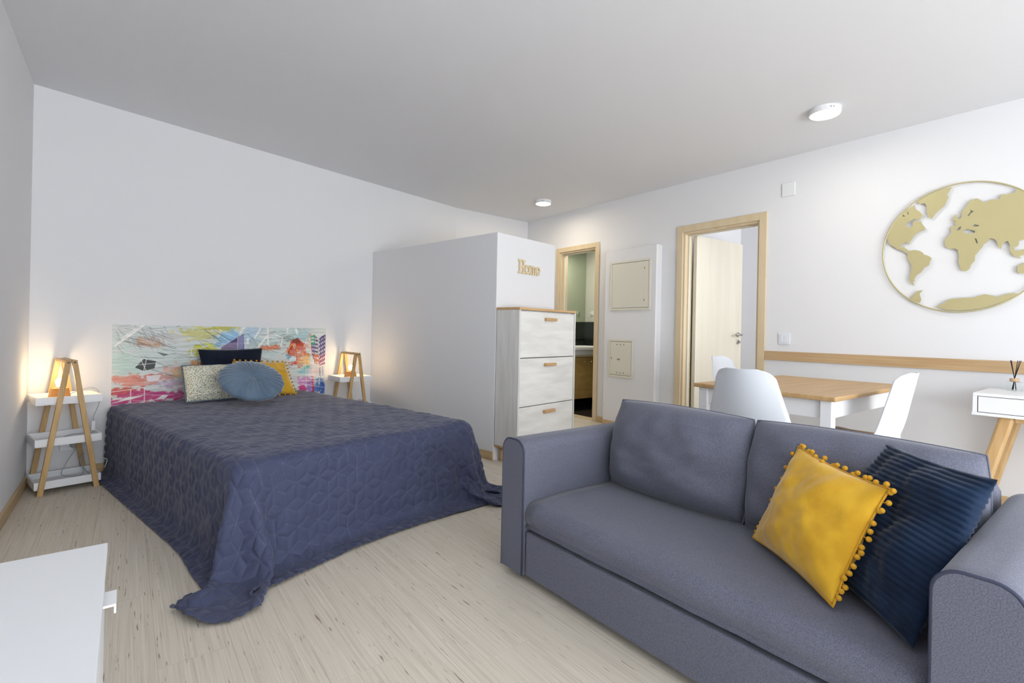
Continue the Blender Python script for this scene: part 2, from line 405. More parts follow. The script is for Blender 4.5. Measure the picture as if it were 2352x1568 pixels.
# ------------------------------------------------------------------ bed
SB = math.atan(.217); BW, BL, BT = 1.375, 2.07, .442
bed = thing('bed', 'double bed under the dark blue quilt with its head against the mural', 'bed', (.348, 2.229, 0), SB)
RB = Matrix.Translation((.348, 2.229, 0)) @ Matrix.Rotation(SB, 4, 'Z')
obj('mattress', softbox((BW/2-.01, BL/2-.01, .10), .05, cuts=10), mat('mattress_cloth', (225, 225, 222), .9), bed, smooth=True).location = (BW/2, BL/2, BT-.108)
MB().box(.02, BW-.02, .02, BL-.02, .10, .225).obj('bed_base', mat('bed_base_cloth', (90, 90, 95), .9), bed, bevel=.01)
for xx in (.1, BW-.1):
    for yy in (.1, BL-.1): MB().lathe([(.025, 0), (.03, .10)], 14, (xx, yy, 0)).obj('leg', M_black, bed)

# quilt: cloth relaxed over the mattress by position-based dynamics
def drape():
    sp = .03; x0, x1, y0, y1 = -.452, BW+.47, -.505, BL-.02
    nx = int(round((x1-x0)/sp))+1; ny = int(round((y1-y0)/sp))+1
    X, Y = np.meshgrid(np.linspace(x0, x1, nx), np.linspace(y0, y1, ny), indexing='ij')
    rest = np.stack([X, Y], -1)
    ex = np.where(X < 0, -X, np.where(X > BW, X-BW, 0.)); ey = np.where(Y < 0, -Y, 0.); sg = np.where(X < 0, -1., 1.)
    rho = np.hypot(ex, ey); phi = np.arctan2(ey, ex+1e-9)            # 0 = side, pi/2 = foot
    top = BT+.012
    drop = np.minimum(rho*.94, top-.012); f = drop/(top-.012); far = np.maximum(rho*.94-(top-.012), 0)
    # side hangs straight, foot flares; the corner cloth spreads to a cone that trails on the floor
    pn = phi*2/PI; kp = [0, .12, .5, .8, 1.]
    Dx = np.interp(pn, kp, [.05, .06, .185, .05, -.02]); Dy = np.interp(pn, kp, [.0, .07, .17, .30, .27])
    corner = (ex > 0) & (ey > 0); fe = f+far*2.4
    flare = .12+.15*np.exp(-(np.minimum(X, BW-X)/.14)**2)+.016*np.sin(X*8+.5)
    outx = np.where(corner, Dx*fe, np.where(ex > 0, (.03+.02*np.sin(Y*7.+.4))*f+far, 0))
    outy = np.where(corner, Dy*fe, np.where(ey > 0, flare*f+far, 0))
    bx = np.clip(X, 0, BW); by = np.maximum(Y, 0)
    P = np.stack([bx+sg*outx, by-outy, top-drop], -1)
    P += rng.normal(0, .002, P.shape)
    inv = np.ones((nx, ny, 1)); fixed = (X > .10) & (X < BW-.10) & (Y > .10); inv[fixed] = 0
    hx, hy = (x1-x0)/(nx-1), (y1-y0)/(ny-1); cons = []
    def sl(n, d, c, per): return slice(c, n-d, per), slice(c+d, n, per)
    for c in (0, 1):
        a, b = sl(nx, 1, c, 2); cons.append(((a, slice(None)), (b, slice(None)), hx, 1.))
        a, b = sl(ny, 1, c, 2); cons.append(((slice(None), a), (slice(None), b), hy, 1.))
        a, b = sl(nx, 1, c, 2); dg = math.hypot(hx, hy)
        cons.append(((a, slice(0, ny-1)), (b, slice(1, ny)), dg, .22)); cons.append(((a, slice(1, ny)), (b, slice(0, ny-1)), dg, .22))
    for c in range(4):
        a, b = sl(nx, 2, c, 4); cons.append(((a, slice(None)), (b, slice(None)), 2*hx, .10))
        a, b = sl(ny, 2, c, 4); cons.append(((slice(None), a), (slice(None), b), 2*hy, .10))
    V = np.zeros_like(P); dt = 1/60.; r = .045; ctr = np.array([BW/2, BL/2+.2, BT/2]); half = np.array([BW/2-r, BL/2+.2-r, BT/2-r+.003]); rr = r+.006
    for it in range(NSTEP):
        V[..., 2] -= 9.8*dt; V *= .95
        Q = P+V*dt*inv
        for _ in range(8):
            for (s1_, s2_, L, st_) in cons:
                a, b = Q[s1_], Q[s2_]; d = b-a; n = np.sqrt(np.einsum('ijk,ijk->ij', d, d))+1e-9
                w1, w2 = inv[s1_], inv[s2_]
                k = (st_*(n-L)/n)[..., None]/np.maximum(w1+w2, 1.)*d
                Q[s1_] = a+k*w1; Q[s2_] = b-k*w2
            rel = Q-ctr; cl_ = np.clip(rel, -half, half); d = rel-cl_; n = np.sqrt((d*d).sum(-1))
            out_ = (n < rr) & (n > 1e-6) & ~fixed
            Q[out_] = cl_[out_]+d[out_]/n[out_][:, None]*rr+ctr
            ins = (n <= 1e-6) & ~fixed
            if ins.any():
                q = rel[ins]; pen = half-np.abs(q); ax = pen.argmin(1); ar = np.arange(len(q))
                q[ar, ax] = np.sign(q[ar, ax])*(half[ax]+rr); Q[ins] = q+ctr
            np.maximum(Q[..., 2], .008, out=Q[..., 2])
        V = (Q-P)/dt
        V[Q[..., 2] < .012] *= .25
        V[out_] *= .9
        P = Q
    return P, rest
NSTEP = 60
QP, QR = drape()
def cat_matrix(nc, f):
    nf = (nc-1)*f+1; Mx = np.zeros((nf, nc))
    for i in range(nf):
        t = i/f; k = min(int(t), nc-2); u = t-k
        wts = [-.5*u**3+u*u-.5*u, 1.5*u**3-2.5*u*u+1, -1.5*u**3+2*u*u+.5*u, .5*u**3-.5*u*u]
        for j, wt in zip(range(k-1, k+3), wts): Mx[i, min(max(j, 0), nc-1)] += wt
    return Mx
def smooth3(P, n):
    for _ in range(n):
        Pp = np.pad(P, ((1, 1), (1, 1), (0, 0)), mode='edge')
        L = (Pp[:-2, 1:-1]+Pp[2:, 1:-1]+Pp[1:-1, :-2]+Pp[1:-1, 2:])/4
        P = P+.5*(L-P)
    return P
QS = smooth3(QP, 2); QS[..., 2] = np.maximum(QS[..., 2], .008)
F_ = 6; Mx, My = cat_matrix(QS.shape[0], F_), cat_matrix(QS.shape[1], F_)
up2 = lambda G: np.stack([Mx @ G[..., c] @ My.T for c in range(G.shape[2])], -1)
Qf = up2(QS); Rf = up2(QR)
# tumbling-block quilting: rhombus edges are the six spokes of each lattice vertex
e = .058; a = e*math.sqrt(3)
px_, py_ = Rf[..., 0].ravel(), Rf[..., 1].ravel()
best = np.full(px_.shape, 9.); lat2 = a*math.sqrt(3)/2; bpos = np.zeros_like(px_)
row = np.round(py_/lat2)
for dr_ in (-1, 0, 1):
    r_ = row+dr_; ox = np.where(np.mod(r_, 2) > .5, a/2, 0); colm = np.round((px_-ox)/a)
    for dc in (-1, 0, 1):
        cx_ = (colm+dc)*a+ox; cy_ = r_*lat2; qx, qy = px_-cx_, py_-cy_
        for s_ in range(6):
            th = PI/6+s_*PI/3; ux, uy = math.cos(th), math.sin(th)
            t = np.clip(qx*ux+qy*uy, 0, e); d = np.hypot(qx-t*ux, qy-t*uy)
            up = d < best; bpos = np.where(up, t+s_*.013, bpos); best = np.where(up, d, best)
nrm = np.cross(np.gradient(Qf, axis=0), np.gradient(Qf, axis=1)); nrm /= np.linalg.norm(nrm, axis=-1, keepdims=True)+1e-9
puff = .0062*(1-np.exp(-(best/.0085)**1.3)).reshape(Qf.shape[:2])
Rn = Rf*9; wob = np.array([mnoise.noise((x, y, 0)) for x, y in zip(Rn[::4, ::4, 0].ravel(), Rn[::4, ::4, 1].ravel())]).reshape(Rn[::4, ::4, 0].shape)
wob = np.repeat(np.repeat(wob, 4, 0), 4, 1)[:Qf.shape[0], :Qf.shape[1]]
k_ = np.ones(9)/9
wob = np.apply_along_axis(lambda v: np.convolve(np.pad(v, 4, mode='edge'), k_, 'valid'), 0, wob); wob = np.apply_along_axis(lambda v: np.convolve(np.pad(v, 4, mode='edge'), k_, 'valid'), 1, wob)
flat = np.where((Rf[..., 0] > .03) & (Rf[..., 0] < BW-.03) & (Rf[..., 1] > .03), .5, 1.)
Qf = Qf+nrm*(puff*flat*(1+1.1*wob)+wob*.004)[..., None]
Qf[..., 2] = np.maximum(Qf[..., 2], .004)
na, nb = Qf.shape[:2]; idx = np.arange(na*nb).reshape(na, nb)
fc = np.stack([idx[:-1, :-1], idx[1:, :-1], idx[1:, 1:], idx[:-1, 1:]], -1).reshape(-1, 4)
rc_ = np.hypot(np.where(Rf[..., 0] < 0, -Rf[..., 0], np.maximum(Rf[..., 0]-BW, 0)), np.maximum(-Rf[..., 1], 0)).ravel()
fc = fc[(rc_[fc] < .575).all(1)]                                   # rounded quilt corners
me = bpy.data.meshes.new('quilt'); me.vertices.add(na*nb); me.vertices.foreach_set('co', Qf.reshape(-1))
me.loops.add(fc.size); me.loops.foreach_set('vertex_index', fc.ravel()); me.polygons.add(len(fc)); me.polygons.foreach_set('loop_start', np.arange(len(fc))*4)
me.update(calc_edges=True); me.validate()
at = me.attributes.new('stitch', 'FLOAT', 'POINT')
st = np.clip(1-best/.0022, 0, 1)*(np.mod(bpos, .012) < .008); at.data.foreach_set('value', st.astype(np.float32))
M_quilt = mat('quilt_cloth', (68, 73, 100), .72, spec=.3, sheen=.2, bump=((240, 240, 240), .25, .001))
nq = M_quilt.node_tree; bq_ = nq.nodes['Principled BSDF']; an = nq.nodes.new('ShaderNodeAttribute'); an.attribute_name = 'stitch'
mq = nq.nodes.new('ShaderNodeMix'); mq.data_type = 'RGBA'; mq.inputs[6].default_value = (*lin((68, 73, 100)), 1); mq.inputs[7].default_value = (*lin((128, 133, 152)), 1)
mm = nq.nodes.new('ShaderNodeMath'); mm.operation = 'MULTIPLY'; mm.inputs[1].default_value = .28; nq.links.new(an.outputs['Fac'], mm.inputs[0])
nq.links.new(mm.outputs[0], mq.inputs[0]); nq.links.new(mq.outputs[2], bq_.inputs['Base Color'])
quilt = obj('quilt', me, M_quilt, smooth=True)
tag(quilt, 'dark blue quilted bedspread with stitched block pattern draped over the bed to the floor', 'bedspread')
quilt.matrix_world = RB

# ------------------------------------------------------------------ mural on the wall above the bed
def mural():
    Wn, Hn = 560, 216; s0, s1 = 340., 248.4
    fx = np.linspace(0, 1, Wn)[:, None]; fy = np.linspace(0, 1, Hn)[None, :]
    t = (fx/s0)/((1-fx)/s1+fx/s0); X = 258+490*t+0*fy; Y = (738+12.3*t)+fy*.6*(s0+(s1-s0)*t)
    C = np.ones((Wn, Hn, 3))*np.array([212, 219, 217.])
    def nz(sx, sy, seed):
        g_ = np.random.default_rng(seed).random((int(Wn/sx)+3, int(Hn/sy)+3))
        xi, yi = np.arange(Wn)/sx, np.arange(Hn)/sy; a_, b_ = xi.astype(int), yi.astype(int); u, v = (xi-a_)[:, None], (yi-b_)[None, :]
        u, v = u*u*(3-2*u), v*v*(3-2*v)
        return g_[np.ix_(a_, b_)]*(1-u)*(1-v)+g_[np.ix_(a_+1, b_)]*u*(1-v)+g_[np.ix_(a_, b_+1)]*(1-u)*v+g_[np.ix_(a_+1, b_+1)]*u*v
    n1 = nz(9, 6, 1); n2 = nz(4, 3, 2); n3 = nz(30, 3, 3)
    def put(mask, col, al=1.):
        mk = (np.clip(mask, 0, 1)*al)[..., None]; C[:] = C*(1-mk)+np.array(col, float)*mk
    def blob(cx, cy, rx, ry, col, al=.85, k=.9):
        d = np.hypot((X-cx)/rx, (Y-cy)/ry)+(n1-.5)*k+(n2-.5)*.5
        put(np.clip((1.05-d)/.35, 0, 1), col, al)
    def line(x0, y0, x1, y1, wd, col, al=1.):
        dx, dy = x1-x0, y1-y0; L2 = dx*dx+dy*dy; q = np.clip(((X-x0)*dx+(Y-y0)*dy)/L2, 0, 1)
        d = np.hypot(X-x0-q*dx, Y-y0-q*dy); put(np.clip(wd/2+.5-d, 0, 1), col, al)
    def poly(pts, col, al=1.):
        ins = np.zeros(X.shape, bool); n = len(pts)
        for i in range(n):
            (xa, ya), (xb, yb) = pts[i], pts[(i+1) % n]
            if ya == yb: continue
            c = ((ya > Y) != (yb > Y)) & (X < (xb-xa)*(Y-ya)/(yb-ya)+xa); ins ^= c
        put(ins.astype(float), col, al); return ins
    W_ = (240, 240, 238)
    # washes
    for b in [(290,775,40,22,(204,216,212),.8),(275,830,30,35,(196,220,212),.9),(310,780,26,12,(206,158,126),.9),(345,770,40,14,(210,206,204),.7),(330,815,45,22,(205,218,214),.8),
              (395,760,45,18,(206,202,120),.8),(440,745,30,12,(196,190,70),.8),(400,800,30,16,(204,206,70),.9),(412,826,26,12,(142,198,140),.8),(385,838,22,14,(222,150,90),.9),(360,846,30,16,(226,160,140),.7),
              (450,775,30,24,(140,190,224),.95),(505,765,30,26,(180,206,226),.9),(545,790,40,28,(196,216,212),.9),(600,760,50,22,(200,220,216),.8),(655,765,35,14,(170,206,212),.8),
              (285,868,40,14,(226,140,120),.85),(320,862,35,8,(214,120,110),.6),(275,895,35,13,(206,88,66),.9),(300,905,50,16,(196,60,120),.9),(345,905,35,12,(200,70,140),.8),(290,930,60,14,(200,66,130),.95),(360,880,40,14,(206,170,206),.7),
              (370,855,30,12,(230,214,160),.7),(395,905,24,14,(216,212,180),.9),(395,905,12,8,(196,206,50),.9),(415,890,12,30,(110,170,184),.9),(425,868,14,14,(60,50,46),.8),
              (625,810,24,26,(206,72,44),1.),(640,795,30,16,(208,84,56),.9),(660,820,26,22,(222,104,60),.95),(690,790,14,24,(222,150,120),.7),(668,826,22,14,(250,214,140),.85),(610,815,10,10,(120,180,206),.9),
              (540,795,22,6,(222,130,96),.9),(565,793,20,6,(222,124,84),.9),(680,842,26,7,(96,176,152),.9),(665,852,22,8,(150,206,216),.8),(700,850,20,20,(238,214,222),.8),
              (670,872,30,14,(206,140,196),.9),(690,886,26,14,(160,110,190),.85),(662,890,14,8,(206,60,130),.9),(700,880,6,18,(206,50,70),.9),(726,880,24,20,(96,136,204),.95),(740,890,14,20,(70,110,190),.95),(722,848,20,14,(230,206,190),.7)]:
        blob(*b)
    # streaky texture: pale and dark strokes
    r2 = np.random.default_rng(11)
    for _ in range(420):
        x = r2.uniform(258, 660); y = r2.uniform(738, 945); L = r2.uniform(10, 55); an_ = r2.choice([-.35, .45, .1, -.1, .55])+r2.normal(0, .08)
        dk = r2.random() < .40
        line(x, y, x+L*math.cos(an_), y+L*math.sin(an_), r2.uniform(.4, 1.3), (70, 72, 74) if dk and y < 850 else W_, r2.uniform(.25, .75))
    for _ in range(90):
        x = r2.uniform(262, 330); y = r2.uniform(740, 790); L = r2.uniform(8, 30); an_ = r2.choice([.5, 1.2, .4])
        line(x, y, x+L*math.cos(an_), y+L*math.sin(an_), r2.uniform(.5, 1.2), r2.choice([(60, 60, 62), (110, 116, 116), (150, 154, 152)]), .45)
    for _ in range(40):
        x = r2.uniform(530, 640); y = r2.uniform(752, 790); L = r2.uniform(12, 34); an_ = -.15+r2.normal(0, .1)
        line(x, y, x+L*math.cos(an_), y+L*math.sin(an_), r2.uniform(.6, 1.6), r2.choice([(80, 92, 84), (130, 146, 130), (232, 236, 232)]), .6)
    # dark broken roof at left
    poly([(288, 838), (300, 818), (318, 824), (316, 840), (300, 846)], (52, 56, 58), .9)
    for q in [(296, 820, 304, 846), (304, 818, 300, 848), (290, 832, 320, 828)]: line(*q, 1, W_)
    poly([(318, 802), (338, 808), (330, 812)], (90, 110, 104), .9); poly([(405, 862), (424, 858), (424, 882), (412, 878)], (40, 36, 36), .9)
    for y in range(862, 882, 5): line(404, y, 424, y-1, 1.1, W_)
    # purple towers in the middle
    poly([(434, 792), (470, 768), (482, 764), (484, 800), (472, 832), (430, 828)], (84, 58, 110), .95)
    poly([(430, 812), (466, 810), (464, 834), (428, 832)], (170, 62, 48), .75)
    for y in np.arange(784, 834, 3.6): line(434, y, 470, y-1.5, 1.1, (236, 232, 236), .9)
    poly([(470, 770), (484, 760), (486, 800), (470, 800)], (96, 96, 160), .9)
    for y in np.arange(766, 800, 3.2): line(472, y+3, 483, y, .9, W_, .9)
    line(470, 768, 470, 800, 1.2, W_); poly([(491, 772), (497, 771), (497, 786), (491, 786)], W_)
    for x in np.arange(386, 412, 5): line(x, 824, x-1, 846, 1.1, (236, 226, 206), .9)
    for x in (408, 413, 418): line(x, 800, x, 828, 1., W_, .9)
    # broad white beams
    for q in [(300, 738, 262, 786, 3.2), (290, 745, 270, 770, 2.), (526, 748, 512, 770, 4.5), (546, 748, 548, 786, 5), (546, 764, 522, 792, 5), (606, 748, 604, 758, 5), (633, 750, 638, 760, 7), (590, 772, 586, 790, 4), (486, 742, 474, 760, 3.5), (566, 762, 586, 770, 2.5)]:
        line(*q[:4], q[4], W_)
    # thin white drawing lines
    for q in [(350, 806, 376, 806), (376, 796, 376, 812), (376, 796, 394, 794), (394, 794, 394, 812), (400, 805, 455, 803), (258, 893, 330, 880), (258, 925, 330, 912), (258, 880, 300, 884), (345, 872, 385, 868), (258, 912, 300, 903), (283, 890, 283, 938), (302, 884, 302, 925), (350, 855, 372, 838), (372, 838, 396, 866), (340, 882, 420, 880), (330, 890, 400, 890),
              (648, 800, 690, 799), (650, 800, 640, 810), (690, 799, 702, 880), (668, 822, 676, 885), (655, 858, 745, 862), (655, 872, 745, 872), (660, 880, 745, 886), (700, 826, 708, 880), (640, 790, 690, 790), (648, 784, 672, 782), (685, 768, 690, 830), (690, 760, 700, 840), (676, 770, 660, 800)]:
        line(*q, 1.3, W_, .95)
    poly([(262, 918), (280, 906), (300, 905), (282, 912)], W_); poly([(318, 914), (330, 903), (338, 905), (332, 914)], W_); poly([(345, 884), (372, 882), (370, 887), (347, 888)], W_); poly([(304, 858), (326, 856), (322, 870), (306, 872)], (232, 226, 226))
    # red house and stairs
    poly([(606, 806), (618, 778), (640, 771), (660, 784), (664, 800), (640, 800), (622, 820)], (196, 66, 40), .85)
    poly([(620, 776), (640, 771), (652, 784), (626, 786)], (110, 48, 40), .6)
    for q in [(604, 806, 620, 786), (620, 786, 626, 790), (632, 786, 640, 806)]: line(*q, 2.2, (240, 190, 80), .9)
    poly([(624, 784), (633, 784), (633, 798), (624, 798)], (226, 160, 150))
    for y in np.arange(792, 830, 3.2): line(638, y, 664, y-1, 1., (244, 214, 206), .85)
    for y in np.arange(802, 818, 4): line(614, y, 636, y, 1.1, (240, 214, 206), .8)
    for x in np.arange(618, 636, 5): line(x, 800, x, 818, 1., (240, 214, 206), .8)
    poly([(612, 822), (622, 814), (636, 816), (636, 826), (612, 828)], (214, 230, 236))
    # tall buildings with rows of windows at right
    def facade(pts, col, xs, ys, slope, wcol=(236, 236, 232), ww=2.7, wh=4.6, skew=0.):
        ins = poly(pts, col, .95)
        for y in ys:
            for x in xs:
                yy = y+slope*(x-xs[0])
                m_ = ins & (np.abs(X-x-skew*(Y-yy)) < ww/2) & (np.abs(Y-yy) < wh/2); C[m_] = wcol
    facade([(686, 770), (700, 766), (716, 772), (720, 832), (706, 832), (694, 812)], (84, 74, 130), list(np.arange(690, 720, 6.)), list(np.arange(772, 834, 8.5)), .1)
    facade([(686, 768), (704, 764), (706, 786), (690, 790)], (70, 160, 128), list(np.arange(689, 706, 5.5)), [772, 780], 0., ww=2.4)
    facade([(698, 808), (724, 814), (724, 834), (708, 832)], (216, 112, 66), list(np.arange(703, 724, 6.)), [818, 828], .1)
    facade([(720, 774), (731, 768), (748, 764), (748, 832), (722, 834)], (74, 62, 128), list(np.arange(724, 748, 6.5)), list(np.arange(778, 836, 9.5)), -.35)
    facade([(724, 816), (748, 806), (748, 832), (724, 836)], (150, 70, 120), list(np.arange(727, 748, 6.5)), [822, 831], -.3)
    for y in np.arange(784, 834, 9.5): line(721, y+2, 747, y-7, 1., W_, .8)
    for q in [(720, 868, 718, 895), (730, 858, 728, 895), (740, 866, 742, 895)]: line(*q, 1.2, (60, 84, 150), .8)
    poly([(722, 842), (728, 838), (730, 856), (724, 860)], (130, 150, 196), .9); poly([(734, 838), (740, 836), (742, 856), (736, 858)], (150, 176, 214), .9); poly([(720, 868), (729, 866), (729, 880), (720, 880)], (200, 214, 230), .9)
    C[:] = np.clip(C*(.94+.12*n3[..., None]), 0, 255)
    return C
MC = mural(); Wn, Hn = MC.shape[:2]
pn = thing('wall_mural', 'wide colourful abstract city print fixed to the wall above the bed', 'mural', WA(.406, -.004, .39), SW)
gx, gz = np.meshgrid(np.linspace(0, 1.576, Wn), np.linspace(.6, 0, Hn), indexing='ij')
vv = np.stack([gx, np.zeros_like(gx), gz], -1).reshape(-1, 3); idx = np.arange(Wn*Hn).reshape(Wn, Hn)
fc = np.stack([idx[:-1, :-1], idx[:-1, 1:], idx[1:, 1:], idx[1:, :-1]], -1).reshape(-1, 4)
me = bpy.data.meshes.new('print'); me.vertices.add(len(vv)); me.vertices.foreach_set('co', vv.ravel().astype(np.float32))
me.loops.add(fc.size); me.loops.foreach_set('vertex_index', fc.ravel()); me.polygons.add(len(fc)); me.polygons.foreach_set('loop_start', np.arange(len(fc))*4)
me.update(calc_edges=True)
ca = me.color_attributes.new('paint', 'FLOAT_COLOR', 'POINT')
c_ = MC.reshape(-1, 3)/255; c_ = np.where(c_ <= .04045, c_/12.92, ((c_+.055)/1.055)**2.4)
ca.data.foreach_set('color', np.c_[c_, np.ones(len(c_))].astype(np.float32).ravel())
mm_ = bpy.data.materials.new('mural_print'); mm_.use_nodes = True; an = mm_.node_tree.nodes.new('ShaderNodeVertexColor'); an.layer_name = 'paint'
mm_.node_tree.links.new(an.outputs[0], mm_.node_tree.nodes['Principled BSDF'].inputs['Base Color']); mm_.node_tree.nodes['Principled BSDF'].inputs['Roughness'].default_value = .45
obj('print', me, mm_, pn)
MB().box(-.001, 1.577, .0005, .0035, -.001, .601).obj('backing', M_white, pn)

# ------------------------------------------------------------------ cushions
def pillow(name, corners, T_, m, label, n=30, p=2.4, pinch=.05, wr=.006, rib=None, seed=1, piping=None):
    BLc, BRc, TRc, TLc = [Vector(c) for c in corners]
    nrm_ = (BRc-BLc).cross(TLc-BLc).normalized(); c0 = (BLc+BRc+TRc+TLc)/4
    base = Vector((c0.x, c0.y, min(c.z for c in (BLc, BRc, TRc, TLc))))
    V_ = []; ed = []
    for side in (1, -1):
        for i in range(n+1):
            for j in range(n+1):
                s, t = i/n, j/n; a_, b_ = 2*s-1, 2*t-1
                s2 = .5+.5*a_*(1-pinch*(1-b_*b_)); t2 = .5+.5*b_*(1-pinch*(1-a_*a_))
                q = BLc*(1-s2)*(1-t2)+BRc*s2*(1-t2)+TRc*s2*t2+TLc*(1-s2)*t2
                k = max(0, (1-abs(a_)**p)*(1-abs(b_)**p))**.62
                nn = mnoise.noise(Vector((a_*2.2+seed*7, b_*2.2, side)))*wr*3*k**.5+mnoise.noise(Vector((a_*5+seed, b_*5, side+4)))*wr*k**.5
                if rib:
                    per, amp, axis = rib; uu = (t if axis else s)*((TLc-BLc).length if axis else (BRc-BLc).length)
                    nn += amp*abs(math.sin(PI*uu/per))*min(1, k*6+.15)
                V_.append(q+nrm_*side*(T_/2*k+nn*(1 if k > 0 else 0))-base)
    f_ = []; N1 = (n+1)**2
    def I(side, i, j):
        return (i*(n+1)+j) if side or i in (0, n) or j in (0, n) else N1+i*(n+1)+j
    for i in range(n):
        for j in range(n):
            f_.append((I(1, i, j), I(1, i+1, j), I(1, i+1, j+1), I(1, i, j+1))); f_.append((I(0, i, j+1), I(0, i+1, j+1), I(0, i+1, j), I(0, i, j)))
    me = bpy.data.meshes.new(name); me.from_pydata([tuple(v) for v in V_], [], f_)
    bm = bmesh.new(); bm.from_mesh(me); bmesh.ops.delete(bm, geom=[v for v in bm.verts if not v.link_faces], context='VERTS'); bmesh.ops.recalc_face_normals(bm, faces=bm.faces); bm.to_mesh(me); bm.free()
    edge = [V_[i*(n+1)] for i in range(n)]+[V_[n*(n+1)+j] for j in range(n)]+[V_[(n-i)*(n+1)+n] for i in range(n)]+[V_[n-j] for j in range(n)]
    t_ = thing(name, label, 'cushion', base)
    obj('cover', me, m, t_, smooth=True)
    return t_, edge, nrm_
M_yel = mat('yellow_velvet', (226, 178, 50), .8, spec=.2, sheen=.5, var=((208, 158, 40), (14, 14, 14), 4), bump=((300, 300, 300), .15, .001))
M_yeld = mat('yellow_trim', (206, 152, 36), .8)
M_cord = mat('blue_corduroy', (27, 46, 72), .8, spec=.2, sheen=.15, var=((18, 32, 54), (9, 9, 9), 3))
M_navy = mat('navy_corduroy', (24, 31, 46), .85, spec=.15, sheen=.2, bump=((150, 150, 4), .5, .003))
M_floral = mat('floral_cotton', (226, 222, 198), .9)
nf = M_floral.node_tree; bf = nf.nodes['Principled BSDF']; tcf = nf.nodes.new('ShaderNodeTexCoord')
vo = nf.nodes.new('ShaderNodeTexVoronoi'); vo.inputs['Scale'].default_value = 120; nf.links.new(tcf.outputs['Object'], vo.inputs['Vector'])
nz_ = nf.nodes.new('ShaderNodeTexNoise'); nz_.inputs['Scale'].default_value = 120; nf.links.new(tcf.outputs['Object'], nz_.inputs['Vector'])
ad = nf.nodes.new('ShaderNodeMath'); ad.operation = 'MULTIPLY_ADD'; ad.inputs[1].default_value = .9; nf.links.new(nz_.outputs[0], ad.inputs[0]); nf.links.new(vo.outputs['Distance'], ad.inputs[2])
rp = nf.nodes.new('ShaderNodeMapRange'); rp.inputs[1].default_value = .92; rp.inputs[2].default_value = .80; nf.links.new(ad.outputs[0], rp.inputs[0])
mx1 = nf.nodes.new('ShaderNodeMix'); mx1.data_type = 'RGBA'; mx1.inputs[6].default_value = (*lin((232, 229, 208)), 1)
hs = nf.nodes.new('ShaderNodeMix'); hs.data_type = 'RGBA'; hs.inputs[6].default_value = (*lin((140, 146, 150)), 1); hs.inputs[7].default_value = (*lin((158, 154, 112)), 1)
sp_ = nf.nodes.new('ShaderNodeSeparateColor'); nf.links.new(vo.outputs['Color'], sp_.inputs[0]); nf.links.new(sp_.outputs[0], hs.inputs[0])
nf.links.new(hs.outputs[2], mx1.inputs[7]); nf.links.new(rp.outputs[0], mx1.inputs[0]); nf.links.new(mx1.outputs[2], bf.inputs['Base Color'])

QZ = .468
pillow('navy_cushion', [WA(.925, -.15, QZ), WA(1.335, -.15, QZ), WA(1.375, -.075, .82), WA(.90, -.075, .818)], .10, M_navy,
       'dark navy ribbed cushion leaning on the mural behind the other bed cushions', seed=3)
fp, ed, _ = pillow('floral_cushion', [WA(.735, -.36, QZ), WA(1.10, -.37, QZ), WA(1.132, -.22, .705), WA(.752, -.21, .708)], .11, M_floral,
       'cream floral print cushion with grey-blue piping on the bed', pinch=.015, p=3.5, seed=5)
MB().tube(ed, .005, 6, closed=True).obj('piping', mat('piping_bluegrey', (96, 112, 130), .8), fp, smooth=True)
yp, ed, _ = pillow('yellow_bed_cushion', [WA(1.10, -.35, QZ), WA(1.50, -.39, QZ-.003), WA(1.515, -.17, .705), WA(1.12, -.16, .73)], .11, M_yel,
       'mustard yellow cushion with small pompoms on the bed behind the round cushion', seed=8)
mbp = MB()
for i in range(2, len(ed), 3): mbp.sphere(ed[i]*1.0+(ed[i]-Vector((0, 0, .13))).normalized()*.012, .008, 6, 5)
tag(mbp.obj('pompom_trim', M_yeld, yp, smooth=True), kind='stuff')

# round pleated cushion
rc = thing('round_cushion', 'round blue-grey velvet cushion with radiating pleats at the front of the bed', 'cushion', (0, 0, 0))
nr, nth, R0 = 26, 192, .212; vs, fs = [], []
for side in (1, -1):
    for i in range(nr+1):
        q = i/nr; z = .052*(1-q**3.2)**.55-.030*math.exp(-(q/.13)**2)
        for k in range(nth):
            th = 2*PI*k/nth
            pl = abs(math.sin(th*15+math.sin(q*3)*1.1))**.6-.6
            amp = .009*min(1, q*4)*(1 if q < .97 else .5)
            r = R0*q*(1+.012*math.sin(th*15)*(q > .9))
            vs.append((r*math.cos(th), r*math.sin(th), side*(z+(amp*pl if q < 1 else 0))))
off = (nr+1)*nth
for sd in (0, 1):
    for i in range(nr):
        for k in range(nth):
            k2 = (k+1) % nth; q = [sd*off+i*nth+k, sd*off+i*nth+k2, sd*off+(i+1)*nth+k2, sd*off+(i+1)*nth+k]
            fs.append(tuple(reversed(q)) if sd == 0 else tuple(q))
me = bpy.data.meshes.new('round'); me.from_pydata(vs, [], fs); bm = bmesh.new(); bm.from_mesh(me); bmesh.ops.remove_doubles(bm, verts=bm.verts, dist=.0004); bmesh.ops.recalc_face_normals(bm, faces=bm.faces); bm.to_mesh(me); bm.free()
M_round = mat('bluegrey_velvet', (108, 128, 148), .7, spec=.2, sheen=.7, var=((94, 113, 134), (10, 10, 10), 3))
obj('cover', me, M_round, rc, smooth=True)
MB().sphere((0, 0, .024), .014, 12, 8, (1, 1, .6)).obj('button', M_round, rc, smooth=True)
cpos = WA(1.055, -.61, QZ+.148)
rc.matrix_world = Matrix.Translation(cpos) @ Matrix.Rotation(SW, 4, 'Z') @ Matrix.Rotation(math.radians(-6), 4, 'Z') @ Matrix.Rotation(math.radians(33), 4, 'X')

